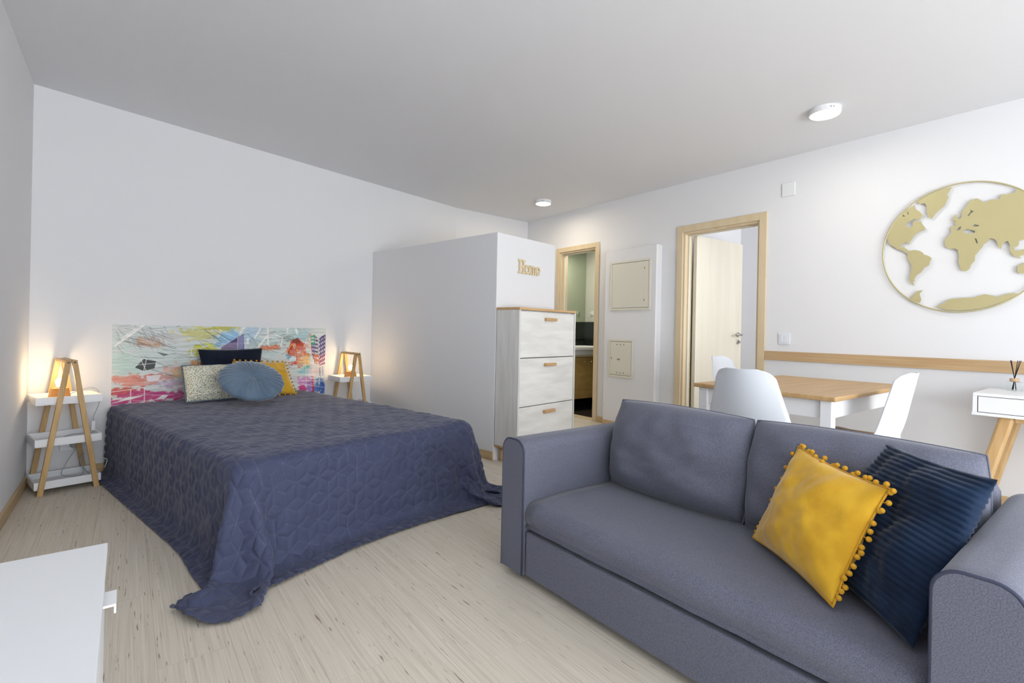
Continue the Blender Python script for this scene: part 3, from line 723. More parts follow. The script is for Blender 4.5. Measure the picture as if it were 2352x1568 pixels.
# ------------------------------------------------------------------ sofa
sx0, sx1, sy0, sy1 = 1.25, 2.06, .123, 1.655; AW = .135; AH = .562
sofa = thing('sofa', 'grey-blue fabric two-seat sofa with box arms and two loose back cushions', 'sofa', (sx0, (sy0+sy1)/2, 0))
oy = (sy0+sy1)/2; iy0, iy1 = sy0+AW-oy, sy1-AW-oy
def arm_profile(w_, h_, r, z0, n=7):
    p = [(-w_/2, z0), (w_/2, z0)]
    p += [(w_/2-r+r*math.cos(t), h_-r+r*math.sin(t)) for t in np.linspace(0, PI/2, n)]
    p += [(-w_/2+r-r*math.sin(t), h_-r+r*math.cos(t)) for t in np.linspace(0, PI/2, n)]
    return p
for s, cy_ in ((-1, sy0+AW/2-oy), (1, sy1-AW/2-oy)):
    pr = arm_profile(AW, AH, .048, .03); n = len(pr); D = sx1-sx0
    xs_ = [0.0, .012]+list(np.linspace(.05, D-.05, 10))+[D-.012, D]; sc_ = [.955, 1]+[1]*10+[1, .96]
    vs = []; fs = []
    for xi, (xx, k) in enumerate(zip(xs_, sc_)):
        for y, z in pr:
            zz = AH/2+(z-AH/2)*(1-(1-k)*.3) ; bul = 0
            vs.append((xx, cy_+y*k, zz))
    for i in range(len(xs_)-1):
        for j in range(n): fs.append((i*n+j, i*n+(j+1) % n, (i+1)*n+(j+1) % n, (i+1)*n+j))
    fs += [tuple(range(n)), tuple(reversed(range((len(xs_)-1)*n, len(xs_)*n)))]
    mb = MB().add(vs, fs); me = mb.mesh('arm'); fix_normals(me)
    ao = obj('armrest', me, M_sofa, sofa, smooth=False)
    for pl in me.polygons: pl.use_smooth = len(pl.vertices) == 4
    pts = [(.004, cy_+y*.985, AH/2+(z-AH/2)*.995) for y, z in arm_profile(AW, AH, .048, .03, 9)]
    pts = pts[1:]+[pts[0]]
    MB().tube(pts, .0042, 6).obj('piping', M_sofaseam, ao, smooth=True)
    for xx in (.06, D-.06): MB().lathe([(.018, 0), (.022, .03)], 12, (xx, cy_, 0)).obj('foot', M_black, sofa)
wI = (iy1-iy0)/2-.003
sp_r = [(.014, .222)]+[(.014+.05-.05*math.cos(t), .266+.052*math.sin(t)) for t in np.linspace(-.75, PI/2, 10)]+[(.12, .322), (.25, .326), (.45, .322), (.74, .312), (.74, .214), (.03, .214)]
ys_ = np.linspace(iy0+.002, iy1-.002, 30); n = len(sp_r); vs = []
for y in ys_:
    for q, (x, z) in enumerate(sp_r):
        k = mnoise.noise((x*6, y*5, 2.))*.004+mnoise.noise((x*3, y*14, 5.))*.003*(x < .1)
        vs.append((x-(k if x < .1 else 0), y, z+(k if z > .29 else 0)))
fs = [(i*n+j, i*n+(j+1) % n, (i+1)*n+(j+1) % n, (i+1)*n+j) for i in range(len(ys_)-1) for j in range(n)]+[tuple(range(n)), tuple(reversed(range((len(ys_)-1)*n, len(ys_)*n)))]
me = MB().add(vs, fs).mesh('seat'); fix_normals(me); so_ = obj('seat', me, M_sofa, sofa)
for pl in me.polygons: pl.use_smooth = len(pl.vertices) == 4
MB().box(.016, .05, iy0+.004, iy1-.004, .03, .203).obj('front_panel', M_sofa, sofa, bevel=.008, seg=3)
MB().box(.05, .74, iy0+.01, iy1-.01, .06, .2).obj('seat_base', M_sofaseam, sofa)
obj('backrest', softbox((.065, wI, .25), .04, cuts=10), M_sofa, sofa, smooth=True).location = (.745, 0, .345)
for i, yc in enumerate((-wI/2, wI/2)):
    a_, b_ = yc+wI/2-.006, yc-wI/2+.006
    t_, ed, _ = pillow('sofa_back', [(.515, a_, .322), (.515, b_, .322), (.59, b_, .69), (.59, a_, .69)], .235, M_sofa, 'x', n=40, p=3.4, pinch=-.05, wr=.006, seed=21+i*5)
    o = t_.children[0]; o.name = 'back_cushion'; o.parent = sofa; o.location = t_.location.copy(); bpy.data.objects.remove(t_)
    MB().tube(ed, .0026, 6, closed=True).obj('seam', M_sofa, o, smooth=True)

bc, ed, _ = pillow('blue_corduroy_cushion', [(1.615, .606, .335), (1.345, .305, .335), (1.54, .205, .69), (1.81, .49, .69)], .13, M_cord,
       'dark blue wide-wale corduroy cushion leaning against the right arm of the sofa', n=170, rib=(.0150, .0052, 1), wr=.008, seed=4)
yc_, ed, nn_ = pillow('yellow_sofa_cushion', [(1.64, .796, .337), (1.385, .472, .337), (1.525, .398, .622), (1.722, .693, .646)], .135, M_yel,
       'mustard yellow velvet cushion with pompom trim on the sofa seat', n=40, wr=.005, seed=12, p=2.1, pinch=.07)
pm = MB().sphere((0, 0, 0), .0072, 10, 7).mesh('pompom'); pm.polygons.foreach_set('use_smooth', [True]*len(pm.polygons)); pm.materials.append(M_yeld)
cen = sum(ed, Vector())/len(ed)
MB().tube(ed, .0032, 6, closed=True).obj('braid', M_yeld, yc_, smooth=True)
strands = MB(); ne = len(ed); i = 40
step = 2.3; q = float(0)
while q < ne:
    i = int(q); p_ = ed[i]; od = (p_-cen).normalized(); l_ = .013+random.uniform(-.003, .003); dv = (od*.8-Vector((0, 0, .4))+Vector([random.uniform(-.4, .4) for _ in range(3)])).normalized()
    e_ = p_+dv*l_
    if e_.z > .012:
        strands.tube([p_, p_+dv*l_*.5, e_], .0012, 5)
        o = bpy.data.objects.new('pompom', pm); COL.objects.link(o); o.parent = yc_; o.location = e_
    q += step+random.uniform(-.5, .5)
tag(strands.obj('pompom_strings', M_yeld, yc_), kind='stuff')

# ------------------------------------------------------------------ A-frame shelves with lamps
M_glow = mat('bulb_glow', (255, 225, 170), .4, emit=((255, 222, 165), 22.))
M_lampwood = mat('lamp_wood', (206, 150, 84), .5, var=((186, 128, 64), (40, 40, 6), 3))
def shelf(loc, rz, label, trays=True):
    t = thing('ladder_shelf', label, 'shelf', loc, rz, 'bedside ladder shelves')
    dF, dB = -.145, .115
    for z in (.032, .277, .517):
        m = MB(); a_, b_, c_, d_ = -.15, .152, -.132, .128; th = .008
        m.box(a_, b_, c_, d_, z, z+th).box(a_, b_, c_, c_+th, z+th, z+.045).box(a_, b_, d_-th, d_, z+th, z+.045).box(a_, a_+th, c_+th, d_-th, z+th, z+.045).box(b_-th, b_, c_+th, d_-th, z+th, z+.045)
        m.obj('tray', M_white, t, bevel=.0015)
    for y in (dF, dB+.026):
        for s in (-1, 1):
            MB().bar((s*.128, y, 0), (s*.013, y, .775), .026, .02, (0, 1, 0)).obj('leg', M_bamboo, t, bevel=.002)
            if y == dF: MB().lathe([(.006, 0), (.006, .003)], 10).obj('screw', mat('screw_steel', (96, 98, 96), .5), t)
    for o in t.children:
        if o.name.startswith('screw'): o.rotation_euler = (PI/2, 0, 0)
    sc2 = [o for o in t.children if o.name.startswith('screw')]
    sc2[0].location = (-.014, dF-.010, .762); sc2[1].location = (.014, dF-.010, .762)
    MB().box(-.027, .027, dF+.012, dB+.014, .758, .775).obj('top_bar', M_bamboo, t, bevel=.002)
    return t
def block_lamp(loc, rz, label):
    t = thing('block_lamp', label, 'lamp', loc, rz, 'wooden block bedside lamps')
    MB().hexa([(-.052, -.035, 0), (.052, -.035, 0), (.052, .035, 0), (-.052, .035, 0)], [(-.038, -.028, .075), (.038, -.028, .075), (.038, .028, .075), (-.038, .028, .075)]).obj('base', M_lampwood, t, bevel=.003)
    MB().lathe([(.016, .075), (.016, .085)], 16).obj('socket', M_white, t)
    MB().lathe([(.003, .084), (.012, .088), (.019, .1), (.0215, .112), (.019, .124), (.011, .132), (.002, .134)], 18).obj('bulb', M_glow, t, smooth=True)
    lamp('light', (0, 0, .165), 1.1, (1., .76, .46), .02, t)
    return t
s1 = WA(.140, -.19, 0); s2 = WA(2.115, -.20, 0)
shelf(s1, SW, 'white tray ladder shelf with bamboo legs in the left room corner')
shelf(s2, SW+math.radians(-9), 'white tray ladder shelf with bamboo legs between the bed and the partition')
l1 = WA(.115, -.185, .526); l2 = WA(2.12, -.20, .526)
block_lamp(l1, SW, 'lit wooden block lamp on the shelf in the left corner')
block_lamp(l2, SW+math.radians(-9), 'lit wooden block lamp on the shelf beside the partition')
# cords and socket at the left shelf
cd = thing('lamp_cord', 'thin grey lamp cord with inline switch hanging off the left shelf', 'cord', WA(.16, -.15, 0), SW)
def sm_(pts, n=8):
    out = []; P = [Vector(p) for p in pts]
    for i in range(len(P)-1):
        p0, p1, p2, p3 = P[max(i-1, 0)], P[i], P[i+1], P[min(i+2, len(P)-1)]
        for j in range(n):
            u = j/n; out.append(.5*((2*p1)+(p2-p0)*u+(2*p0-5*p1+4*p2-p3)*u*u+(3*p1-p0-3*p2+p3)*u**3))
    return out+[P[-1]]
MB().tube(sm_([(-.005, 0, .55), (.05, -.01, .575), (.10, -.02, .59), (.135, -.03, .575), (.145, -.05, .52), (.13, -.06, .46), (.115, -.06, .42), (.112, -.06, .385)]), .0022, 6).obj('cord', M_grayplug, cd, smooth=True)
MB().box(.102, .122, -.068, -.052, .325, .385).obj('inline_switch', M_whitem, cd, bevel=.004)
MB().tube(sm_([(.112, -.06, .325), (.10, -.05, .31), (.02, .02, .30), (-.02, .12, .26)]), .0022, 6).obj('cord', M_grayplug, cd, smooth=True)
sk = thing('wall_socket', 'white double wall socket with plug low on the wall behind the left shelf', 'socket', WA(.215, -.001, .215), SW)
MB().box(-.065, .05, -.010, 0, -.035, .04).obj('plate', M_white, sk, bevel=.003)
MB().lathe([(.019, 0), (.021, .03), (.012, .045)], 16).obj('plug', M_grayplug, sk).rotation_euler = (PI/2, 0, 0)
lc = thing('loose_cable', 'loose grey cable dangling from the socket onto the lowest left tray', 'cable', WA(.2, -.06, 0), SW)
MB().tube(sm_([(.015, .01, .215), (.01, 0, .18), (-.03, -.03, .12), (-.06, -.08, .06), (.0, -.13, .05), (.04, -.1, .06), (.03, -.06, .13), (.05, -.04, .17), (.04, -.08, .10), (.06, -.13, .05)]), .002, 6).obj('cable', M_grayplug, lc, smooth=True)
MB().tube(sm_([(.03, .02, .21), (.08, -.02, .17), (.12, -.06, .13), (.16, -.08, .115), (.145, -.10, .07)]), .002, 6).obj('cable', M_whitem, lc, smooth=True)

# ------------------------------------------------------------------ shoe cabinet and HOME letters
M_cab = mat('whitewashed_oak', (236, 235, 231), .5, var=((220, 218, 213), (3, 3, 16), 5), bump=((20, 20, 90), .08, .001))
M_cabs = mat('whitewashed_oak_side', (226, 225, 222), .5, var=((212, 210, 206), (26, 26, 2.5), 5))
M_cabtop = mat('oak_edge', (208, 172, 126), .5, var=((194, 155, 108), (3, 30, 30), 4))
cb = thing('shoe_cabinet', 'tall whitewashed shoe cabinet with three tilting doors and oak top', 'cabinet', RP @ Vector((0, -.008, 0)), SP)
CW, CD, C0, C1 = .727, .232, .125, 1.160
m = MB(); th = .018
m.box(0, th, -CD, 0, C0, C1).box(CW-th, CW, -CD, 0, C0, C1).box(th, CW-th, -.006, 0, C0, C1).box(th, CW-th, -CD+.03, -.006, C0, C0+th).box(th, CW-th, -CD+.03, -.006, C1-th, C1)
m.obj('carcass', M_cabs, cb, bevel=.001)
MB().box(-.002, CW+.002, -CD-.004, 0, C1, C1+.019).obj('top', M_cabtop, cb, bevel=.002)
MB().box(0, CW, -CD+.004, 0, C0-.016, C0).obj('plinth', M_cabtop, cb, bevel=.001)
zs = [(.132, .427), (.433, .795), (.801, 1.150)]
for z0, z1 in zs:
    d = MB().box(th+.003, CW-th-.003, -CD+.004, -CD+.02, z0, z1).obj('flap_door', M_cab, cb, bevel=.001)
    MB().box(.305, .445, -CD-.021, -CD+.004, z1-.065, z1-.042).obj('handle', M_cabtop, d, bevel=.004)
MB().box(th, CW-th, -CD+.021, -CD+.025, C0+th, C1-th).obj('inner_panel', M_black, cb)
for xx in (.06, CW-.06):
    for yy in (-CD+.05, -.03): MB().tube([(xx+(.02 if xx > .3 else -.02), yy-.01, 0), (xx, yy, C0-.016)], .017, 12, rad=[.013, .019]).obj('leg', M_cabtop, cb, smooth=True)
# HOME sign
hs_ = thing('home_sign', 'cream wooden word Home mounted on the white partition above the cabinet', 'sign', RP @ Vector((.240, -.002, 1.470)), SP)
M_home = mat('pale_plywood', (224, 206, 170), .6)
EK = [0]
def ext(mb, poly):
  poly = [(x*.91, z) for x, z in poly]; EK[0] += 1; dp = -.012-.00006*(EK[0] % 40)
  mb.add([(x, 0, z) for x, z in poly]+[(x, dp, z) for x, z in poly],
    [tuple(range(len(poly))), tuple(reversed(range(len(poly), 2*len(poly))))]+[((i+1) % len(poly), i, len(poly)+i, len(poly)+(i+1) % len(poly)) for i in range(len(poly))])
  return mb
def rc4(mb, x0, x1, z0, z1): return ext(mb, [(x0, z0), (x1, z0), (x1, z1), (x0, z1)])
def ring(mb, cx, cz, ro, ri, a0=0, a1=2*PI, sx=1., n=28):
    for i in range(n):
        a, b = a0+(a1-a0)*i/n, a0+(a1-a0)*(i+1)/n
        ext(mb, [(cx+sx*ri[0]*math.cos(a), cz+ri[1]*math.sin(a)), (cx+sx*ro[0]*math.cos(a), cz+ro[1]*math.sin(a)), (cx+sx*ro[0]*math.cos(b), cz+ro[1]*math.sin(b)), (cx+sx*ri[0]*math.cos(b), cz+ri[1]*math.sin(b))])
    return mb
h_ = MB()
for x in (.012, .062): rc4(h_, x, x+.018, 0, .112); rc4(h_, x-.012, x+.03, 0, .014); rc4(h_, x-.012, x+.03, .098, .112)
rc4(h_, .03, .062, .048, .064); h_.obj('letter', M_home, hs_)
ring(MB(), .122, .036, (.036, .039), (.018, .023)).obj('letter', M_home, hs_)
m_ = MB()
for x in (.158, .193, .228): rc4(m_, x, x+.012, 0, .058); rc4(m_, x-.005, x+.017, 0, .011)
rc4(m_, .152, .165, .062, .074); ring(m_, .1815, .05, (.0235, .025), (.0115, .012), 0, PI); ring(m_, .2165, .05, (.0235, .025), (.0115, .012), 0, PI); m_.obj('letter', M_home, hs_)
e_ = MB(); ring(e_, .274, .036, (.032, .039), (.016, .024), .0, 1.78*PI); rc4(e_, .256, .304, .030, .042); e_.obj('letter', M_home, hs_)

# ------------------------------------------------------------------ access panels, switch, cover plates
def access_panel(name, y0, y1, z0, z1, label, knobs=(), dots=(), slot=None):
    t = thing(name, label, 'panel', (XB, (y0+y1)/2, z0)); hw = (y1-y0)/2; h = z1-z0; f = .022
    m = MB(); m.box(-.012, -.0005, -hw, hw, 0, f).box(-.012, -.0005, -hw, hw, h-f, h).box(-.012, -.0005, -hw, -hw+f, f, h-f).box(-.012, -.0005, hw-f, hw, f, h-f)
    m.obj('frame', M_panel, t, bevel=.003)
    MB().box(-.003, -.0005, -hw+f, hw-f, f, h-f).obj('recess', mat('grey_gap', (120, 124, 124), .7), t)
    d = MB().box(-.010, -.003, -hw+f+.004, hw-f-.004, f+.004, h-f-.004).obj('panel_door', M_panel, t, bevel=.002)
    for yy, zz in knobs:
        kx = MB().lathe([(.014, 0), (.013, .005)], 14).obj('lock', mat('lock_cream', (236, 226, 190), .5), d); kx.rotation_euler = (0, -PI/2, 0); kx.location = (-.010, yy, zz)
        MB().box(-.0165, -.0145, yy-.003, yy+.003, zz-.009, zz+.009).obj('lock_slot', M_black, d)
    for yy, zz in dots:
        kx = MB().lathe([(.006, 0), (.006, .002)], 10).obj('vent_hole', mat('dark_dot', (110, 108, 100), .6), d); kx.rotation_euler = (0, -PI/2, 0); kx.location = (-.0095, yy, zz)
    if slot: MB().box(-.016, -.010, slot[0]-.02, slot[0]+.02, slot[1]-.008, slot[1]+.008).obj('latch', M_chrome, d, bevel=.002)
access_panel('access_panel', 3.05, 3.57, 1.24, 1.757, 'large square cream access panel high on the service wall', knobs=((-.19, .42), (-.19, .10)))
access_panel('meter_panel', 3.25, 3.58, .535, .935, 'small cream access panel with vent holes low on the service wall',
             dots=[(yy, zz) for zz in (.345, .05) for yy in (-.045, 0, .045)], knobs=((.115, .2),), slot=(.02, .19))
sw = thing('light_switch', 'white double rocker light switch beside the open door', 'switch', (XR, 1.815, .98))
MB().box(-.009, -.0005, -.046, .046, -.046, .046).obj('plate', M_plast, sw, bevel=.004)
for s in (-1, 1): MB().box(-.013, -.009, s*.015-.0145, s*.015+.0145, -.03, .03).obj('rocker', M_plast, sw, bevel=.002)
cvp = tag(MB().box(-.008, -.0005, -.05, .05, -.055, .055).obj('cover_plate', M_whitem, bevel=.003), 'square white junction cover high on the wall above the switch', 'cover'); cvp.location = (XR, 1.806, 2.186)
cvd = tag(MB().lathe([(.055, 0), (.055, .003), (.052, .004)], 28).obj('cover_disc', M_wall), 'faint round white cover low on the service wall by the sofa', 'cover'); cvd.rotation_euler = (0, -PI/2, 0); cvd.location = (XB-.0005, 3.47, .16)

# ------------------------------------------------------------------ ceiling lights
def ceiling_light(x, y, label, power, color):
    t = thing('ceiling_light', label, 'light', (x, y, H), 0, 'round ceiling lights')
    MB().lathe([(.09, 0), (.09, -.030), (.086, -.034), (.080, -.034)], 40).obj('housing', M_whitem, t)
    MB().lathe([(.079, -.033), (.079, -.0365), (.07, -.0375)], 40).obj('diffuser', mat('led_glow', (255, 250, 240), .5, emit=((255, 250, 238), 14.)), t)
    vents = MB()
    for k in range(6):
        if k == 3: continue
        a_ = math.radians(218+k*3.2); vents.box(-.0012, .0012, -.0006, .0006, -.022, -.012)
        n = len(vents.v)
        for i in range(n-8, n):
            x_, y_, z_ = vents.v[i]; vents.v[i] = (.0903*math.cos(a_)+x_*math.sin(a_)*-1, .0903*math.sin(a_)+x_*math.cos(a_), z_)
    vents.obj('vent_slots', mat('slot_grey', (120, 120, 122), .7), t)
    lamp('light', (0, 0, -.045), power, color, .15, t, 'AREA')
ceiling_light(3.632, 4.154, 'lit round ceiling light near the bathroom door corner', 6., (1., .86, .64))
ceiling_light(3.492, 1.292, 'lit round ceiling light above the dining table', 3.4, (1., .94, .82))

# ------------------------------------------------------------------ world map wall art
MAP = {
'green':[(-797,1986),(-809,1963),(-819,1942),(-814,1919),(-824,1895),(-832,1870),(-857,1848),(-877,1826),(-895,1795),(-911,1808),(-920,1832),(-921,1856),(-925,1887),(-934,1905),(-955,1904),(-971,1916),(-961,1933),(-908,1960),(-852,1977)],
'amer':[(-1136,1711),(-1124,1748),(-1093,1806),(-1062,1849),(-1026,1881),(-990,1901),(-982,1873),(-961,1856),(-942,1826),(-953,1817),(-954,1799),(-974,1802),(-990,1812),(-1001,1804),(-1017,1798),(-1034,1783),(-1034,1771),(-1020,1761),(-1004,1750),(-996,1767),(-996,1791),(-979,1799),(-963,1785),(-953,1788),(-942,1763),(-932,1748),(-929,1728),(-937,1722),(-950,1734),(-955,1721),(-977,1707),(-993,1689),(-1004,1667),(-1012,1654),(-1017,1638),(-1026,1658),(-1042,1654),(-1059,1643),(-1060,1630),(-1053,1625),(-1038,1629),(-1037,1618),(-1026,1613),(-1015,1597),(-982,1600),(-955,1591),(-937,1575),(-934,1565),(-908,1552),(-892,1536),(-900,1515),(-906,1489),(-929,1478),(-945,1449),(-971,1428),(-982,1401),(-979,1391),(-988,1385),(-981,1361),(-993,1368),(-1007,1393),(-1007,1420),(-1001,1453),(-998,1500),(-1012,1529),(-1021,1550),(-1020,1577),(-1037,1592),(-1053,1606),(-1076,1614),(-1095,1633),(-1113,1645),(-1127,1668),(-1134,1686)],
'euras':[(-797,1729),(-777,1731),(-776,1742),(-785,1753),(-772,1760),(-785,1765),(-794,1775),(-782,1784),(-782,1804),(-772,1803),(-768,1785),(-760,1771),(-748,1779),(-746,1798),(-747,1817),(-729,1839),(-715,1868),(-696,1885),(-675,1886),(-657,1870),(-639,1852),(-618,1866),(-591,1864),(-574,1864),(-569,1885),(-557,1891),(-547,1883),(-513,1889),(-500,1904),(-479,1894),(-454,1868),(-414,1825),(-374,1772),(-346,1710),(-370,1691),(-386,1670),(-397,1642),(-422,1652),(-426,1623),(-446,1608),(-488,1598),(-488,1574),(-500,1560),(-510,1565),(-505,1540),(-488,1538),(-467,1546),(-458,1538),(-467,1510),(-488,1507),(-475,1493),(-500,1501),(-519,1524),(-527,1549),(-524,1569),(-534,1602),(-547,1599),(-558,1582),(-564,1557),(-574,1569),(-580,1591),(-585,1610),(-596,1623),(-614,1629),(-625,1608),(-643,1595),(-645,1583),(-659,1563),(-680,1530),(-682,1496),(-696,1478),(-705,1448),(-720,1436),(-739,1439),(-747,1451),(-753,1477),(-760,1503),(-755,1525),(-762,1573),(-777,1585),(-807,1587),(-822,1602),(-829,1633),(-824,1655),(-804,1675),(-794,1696),(-799,1710)],
'h1':[(-772,1699),(-758,1720),(-748,1722),(-753,1703)],'h2':[(-743,1692),(-720,1702),(-682,1684),(-684,1672),(-724,1674)],'h3':[(-695,1717),(-684,1726),(-664,1716),(-668,1710),(-689,1712)],
'h4':[(-683,1637),(-676,1636),(-667,1604),(-675,1605)],'h5':[(-720,1784),(-705,1810),(-708,1822),(-698,1812),(-689,1809),(-705,1797),(-712,1783)],
'g1':[(-1054,1837),(-1048,1849),(-1037,1835)],'g2':[(-1028,1854),(-1021,1864),(-1019,1843)],
'aus':[(-460,1468),(-479,1454),(-492,1447),(-492,1417),(-486,1401),(-460,1403),(-422,1394),(-410,1417),(-422,1453),(-438,1460)],
'ant1':[(-934,1328),(-953,1302),(-942,1265),(-950,1244),(-982,1256),(-1004,1272),(-988,1290),(-971,1310),(-961,1323)],
'ant2':[(-864,1211),(-842,1230),(-819,1239),(-812,1255),(-782,1264),(-729,1268),(-682,1268),(-632,1286),(-587,1274),(-582,1261),(-556,1276),(-505,1289),(-488,1282),(-522,1254),(-591,1218),(-659,1196),(-739,1188),(-807,1192)]}
M_gold = mat('brushed_gold', (196, 186, 140), .48, metal=.3, spec=.5)
mp_ = thing('world_map', 'round gold metal world map wall art hanging above the oak rail', 'wall art', (XR-.002, .75, 1.589))
def shape2d(names):
    cu = bpy.data.curves.new('land', 'CURVE'); cu.dimensions = '2D'; cu.fill_mode = 'BOTH'; cu.extrude = .002
    for nm in names:
        pts = MAP[nm]; sp = cu.splines.new('POLY'); sp.points.add(len(pts)-1); sp.use_cyclic_u = True
        for p, (h, z) in zip(sp.points, pts):
            x_, y_ = h/1000+.75, z/1000-1.589; r_ = math.hypot(x_, y_)
            if r_ > .409: x_, y_ = x_*.409/r_, y_*.409/r_
            p.co = (x_, y_, 0, 1)
    o = bpy.data.objects.new('tmp', cu); COL.objects.link(o); dg = bpy.context.evaluated_depsgraph_get(); dg.update()
    me = bpy.data.meshes.new_from_object(o.evaluated_get(dg)); bpy.data.objects.remove(o); return me
for names in (['green'], ['amer', 'g1', 'g2'], ['euras', 'h1', 'h2', 'h3', 'h4', 'h5'], ['aus'], ['ant1'], ['ant2']):
    me = shape2d(names); me.materials.clear()
    o = obj('continent', me, M_gold, mp_)
    o.matrix_local = Matrix(((0, 0, -1, -.014), (-1, 0, 0, 0), (0, 1, 0, 0), (0, 0, 0, 1)))
MB().tube([(-.014, .41*math.cos(t), .41*math.sin(t)) for t in np.linspace(0, 2*PI, 97)[:-1]], .0045, 8, closed=True).obj('hoop', M_gold, mp_, smooth=True)
for a_ in (.4, 2.2, 4.0, 5.4): MB().tube([(-.014, .41*math.cos(a_), .41*math.sin(a_)), (0, .41*math.cos(a_), .41*math.sin(a_))], .003, 6).obj('wall_pin', M_gold, mp_)

# ------------------------------------------------------------------ dining table and chairs
tx0, tx1, ty0, ty1, tz = 2.68, 3.83, .92, 1.675, .714
tb_ = thing('dining_table', 'rectangular dining table with oak top and white legs against the right wall', 'table', ((tx0+tx1)/2, (ty0+ty1)/2, 0))
hx, hy = (tx1-tx0)/2, (ty1-ty0)/2
MB().box(-hx, hx, -hy, hy, tz-.024, tz).obj('tabletop', M_desktop, tb_, bevel=.007, seg=3)
L_ = .052
for sx in (-1, 1):
    for sy in (-1, 1):
        a_, b_ = sx*(hx-.05), sy*(hy-.05)
        MB().box(a_-L_/2, a_+L_/2, b_-L_/2, b_+L_/2, 0, tz-.024).obj('leg', M_white, tb_, bevel=.003)
for s in (-1, 1):
    MB().box(-hx+.05+L_/2, hx-.05-L_/2, s*(hy-.05)-.010, s*(hy-.05)+.010, tz-.115, tz-.024).obj('apron', M_white, tb_, bevel=.001)
    MB().box(s*(hx-.05)-.010, s*(hx-.05)+.010, -hy+.05+L_/2, hy-.05-L_/2, tz-.115, tz-.024).obj('apron', M_white, tb_, bevel=.001)

M_pad = mat('tan_seat_pad', (188, 162, 132), .85, bump=((160, 160, 160), .2, .001))
M_cleg = mat('beech_leg', (206, 166, 112), .5)
def make_chair():
    t = thing('shell_chair', '', 'chair', (0, 0, 0), 0, 'white shell dining chairs')
    prof = [(.205, .425, .185), (.20, .443, .20), (.15, .452, .215), (.05, .44, .222), (-.06, .432, .225), (-.13, .442, .225), (-.172, .475, .222), (-.195, .53, .215), (-.215, .60, .20), (-.232, .68, .178), (-.247, .75, .16), (-.256, .795, .146), (-.262, .823, .118), (-.264, .833, .08)]
    pv = sm_([(p[0], p[1], p[2]) for p in prof], 4); na_ = 20; vs = []; fs = []
    for i, p in enumerate(pv):
        t_ = i/(len(pv)-1)
        for j in range(na_+1):
            a_ = 2*j/na_-1; k = a_*a_
            seat = max(0, min(1, (.48-t_)/.2)); back = 1-seat
            vs.append((a_*p.z, p.x+back*.055*k*min(1, (1-t_)*5+.25), p.y+seat*.03*k*min(1, t_*6)))
    for i in range(len(pv)-1):
        for j in range(na_): q = i*(na_+1)+j; fs.append((q, q+1, q+na_+2, q+na_+1))
    sh = MB().add(vs, fs).obj('shell', M_plast, t, smooth=True)
    sd = sh.modifiers.new('thick', 'SOLIDIFY'); sd.thickness = .007; sd.offset = 0
    obj('seat_pad', softbox((.175, .165, .018), .017, (0, 0, .006), cuts=10), M_pad, t, smooth=True).location = (0, .02, .466)
    for sx in (-1, 1):
        for sy in (-1, 1): MB().tube([(sx*.21, sy*.20+.0, 0), (sx*.12, sy*.12, .425)], .014, 12, rad=[.010, .016]).obj('leg', M_cleg, t, smooth=True)
    MB().tube([(-.17, -.165, .19), (.17, .165, .19)], .005, 6).obj('cross_brace', M_black, t); MB().tube([(.17, -.165, .19), (-.17, .165, .19)], .005, 6).obj('cross_brace', M_black, t)
    MB().box(-.13, .13, -.13, .13, .418, .428).obj('mount', M_black, t)
    return t
def copy_tree(o, parent=None):
    c = o.copy(); COL.objects.link(c)
    if parent is not None: c.parent = parent
    for ch in list(o.children): copy_tree(ch, c)
    return c
ch1 = make_chair(); ch2 = copy_tree(ch1); ch3 = copy_tree(ch1)
for c, x, y, rz, lab in [(ch1, 2.69, 1.275, -PI/2+.06, 'white shell chair at the table end with its back to the sofa'),
                         (ch2, 3.72, 1.865, PI, 'white shell chair on the far side of the table in front of the door'),
                         (ch3, 3.07, .965, .04, 'white shell chair on the near side of the table facing the wall map end')]:
    c.location = (x, y, 0); c.rotation_euler = (0, 0, rz); c['label'] = lab
ch3['label'] = 'white shell chair on the right side of the table seen from behind'

# ------------------------------------------------------------------ console desk and reed diffuser
dz = .712
dk = thing('console_desk', 'white console desk with drawer and splayed oak legs at the right wall', 'desk', (3.70, -.02, 0))
dw = .62; dd = .48
MB().box(0, dd, -dw, dw, dz-.016, dz).obj('desktop', M_white, dk, bevel=.002)
MB().box(0, dd, -dw-.004, dw+.004, dz-.122, dz-.106).obj('bottom_panel', M_white, dk, bevel=.002)
for s in (-1, 1): MB().box(0, dd, s*dw-(.018 if s > 0 else 0), s*dw+(0 if s > 0 else .018), dz-.106, dz-.016).obj('side_panel', M_white, dk, bevel=.001)
MB().box(dd-.012, dd, -dw+.018, dw-.018, dz-.106, dz-.016).obj('back_panel', M_white, dk)
MB().box(.006, .02, -dw+.022, -.004, dz-.103, dz-.019).obj('drawer_front', M_white, dk, bevel=.001)
MB().box(.006, .02, .004, dw-.022, dz-.103, dz-.019).obj('drawer_front', M_white, dk, bevel=.001)
MB().box(.012, .016, -dw+.018, dw-.018, dz-.106, dz-.016).obj('shadow_gap', M_black, dk)
for s in (-1, 1):
    for xx, xo in ((.075, .055), (dd-.075, dd-.055)):
        MB().bar((xo, s*(dw+.01), 0), (xx, s*(dw-.13), dz-.122), .06, .055, (1, 0, 0)).obj('leg', M_deskleg, dk, bevel=.012, seg=2)
    MB().box(.09, dd-.09, s*(dw-.13)-.02, s*(dw-.13)+.02, dz-.16, dz-.122).obj('cross_rail', M_deskleg, dk, bevel=.003)
for xx in (.075, dd-.075): MB().box(xx-.012, xx+.012, -dw+.16, dw-.16, dz-.15, dz-.122).obj('long_rail', M_deskleg, dk, bevel=.003)
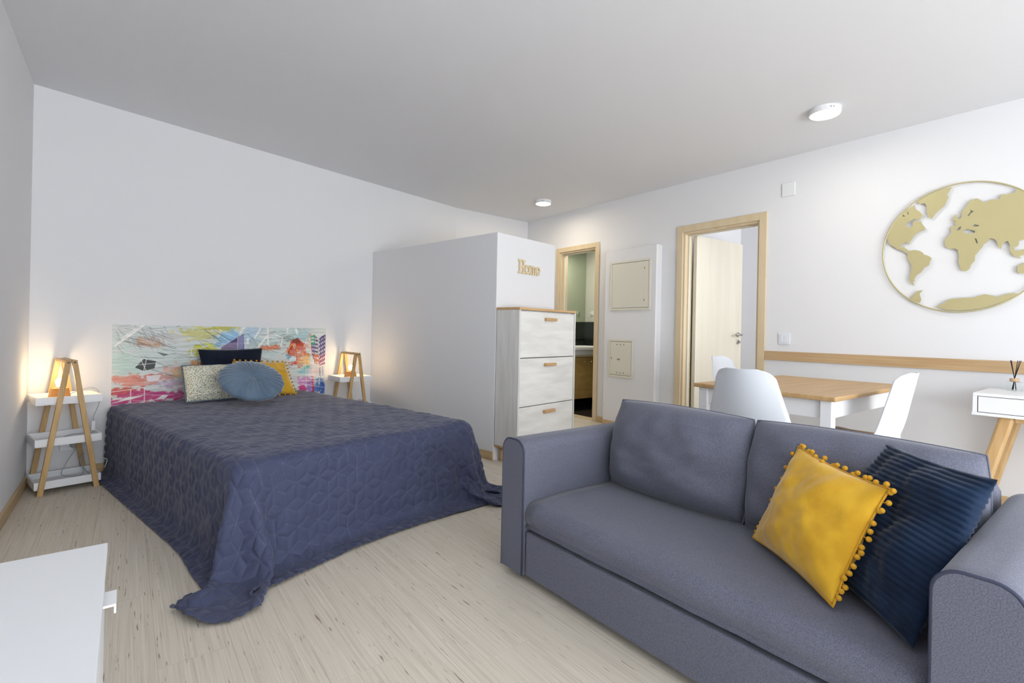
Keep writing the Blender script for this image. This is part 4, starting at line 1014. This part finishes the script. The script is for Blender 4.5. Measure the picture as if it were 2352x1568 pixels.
rd = thing('reed_diffuser', 'small glass reed diffuser with black sticks on the white console desk', 'diffuser', (4.10, .485, dz), .2)
m_g = bpy.data.materials.new('clear_glass'); m_g.use_nodes = True; bgn = m_g.node_tree.nodes['Principled BSDF']
bgn.inputs['Transmission Weight'].default_value = 1; bgn.inputs['Roughness'].default_value = .02; bgn.inputs['IOR'].default_value = 1.2; bgn.inputs['Base Color'].default_value = (.95, .98, .96, 1)
MB().box(-.035, .035, -.035, .035, .001, .052).obj('bottle', m_g, rd, bevel=.006, seg=3)
MB().lathe([(.021, .053), (.021, .07)], 20).obj('cap', mat('cap_wood', (206, 170, 134), .6), rd)
for i, (ax, ay) in enumerate([(-.045, .02), (-.02, -.02), (.004, .02), (.022, -.015), (.012, -.03)]):
    MB().tube([(-ax*.35, -ay*.35, .006), (0, 0, .068), (ax*.9, ay*.9, .175)], .0017, 6).obj('reed', M_black, rd)
for o in rd.children:
    pass

# ------------------------------------------------------------------ white dresser in the left foreground
dz2 = .55; dx1 = -.023; dy0, dy1 = .12, 1.307
ds = thing('dresser', 'white low dresser with small tab handles in the left foreground', 'dresser', ((XL+.014+dx1)/2, (dy0+dy1)/2, 0))
hx = (dx1-XL-.014)/2; hy = (dy1-dy0)/2
MB().box(-hx, hx, -hy, hy, dz2-.02, dz2).obj('top', M_whitem, ds, bevel=.0015)
MB().box(-hx, hx-.022, -hy+.003, hy-.003, .03, dz2-.02).obj('carcass', M_whitem, ds, bevel=.001)
for k in range(2):
    for z0, z1 in ((.04, .275), (.28, .525)):
        y0 = -hy+.004+k*hy; y1 = y0+hy-.008
        d = MB().box(hx-.021, hx-.003, y0, y1, z0, z1).obj('drawer', M_whitem, ds, bevel=.001)
        yy = y1-.20 if k == 1 else (y0+y1)/2
        MB().box(hx-.003, hx+.017, yy-.028, yy+.028, z1-.006, z1-.002).box(hx+.014, hx+.017, yy-.028, yy+.028, z1-.018, z1-.006).obj('tab_handle', M_white, d)
for xx in (-hx+.05, hx-.06):
    for yy in (-hy+.05, hy-.05): MB().box(xx-.02, xx+.02, yy-.02, yy+.02, 0, .03).obj('foot', M_whitem, ds)
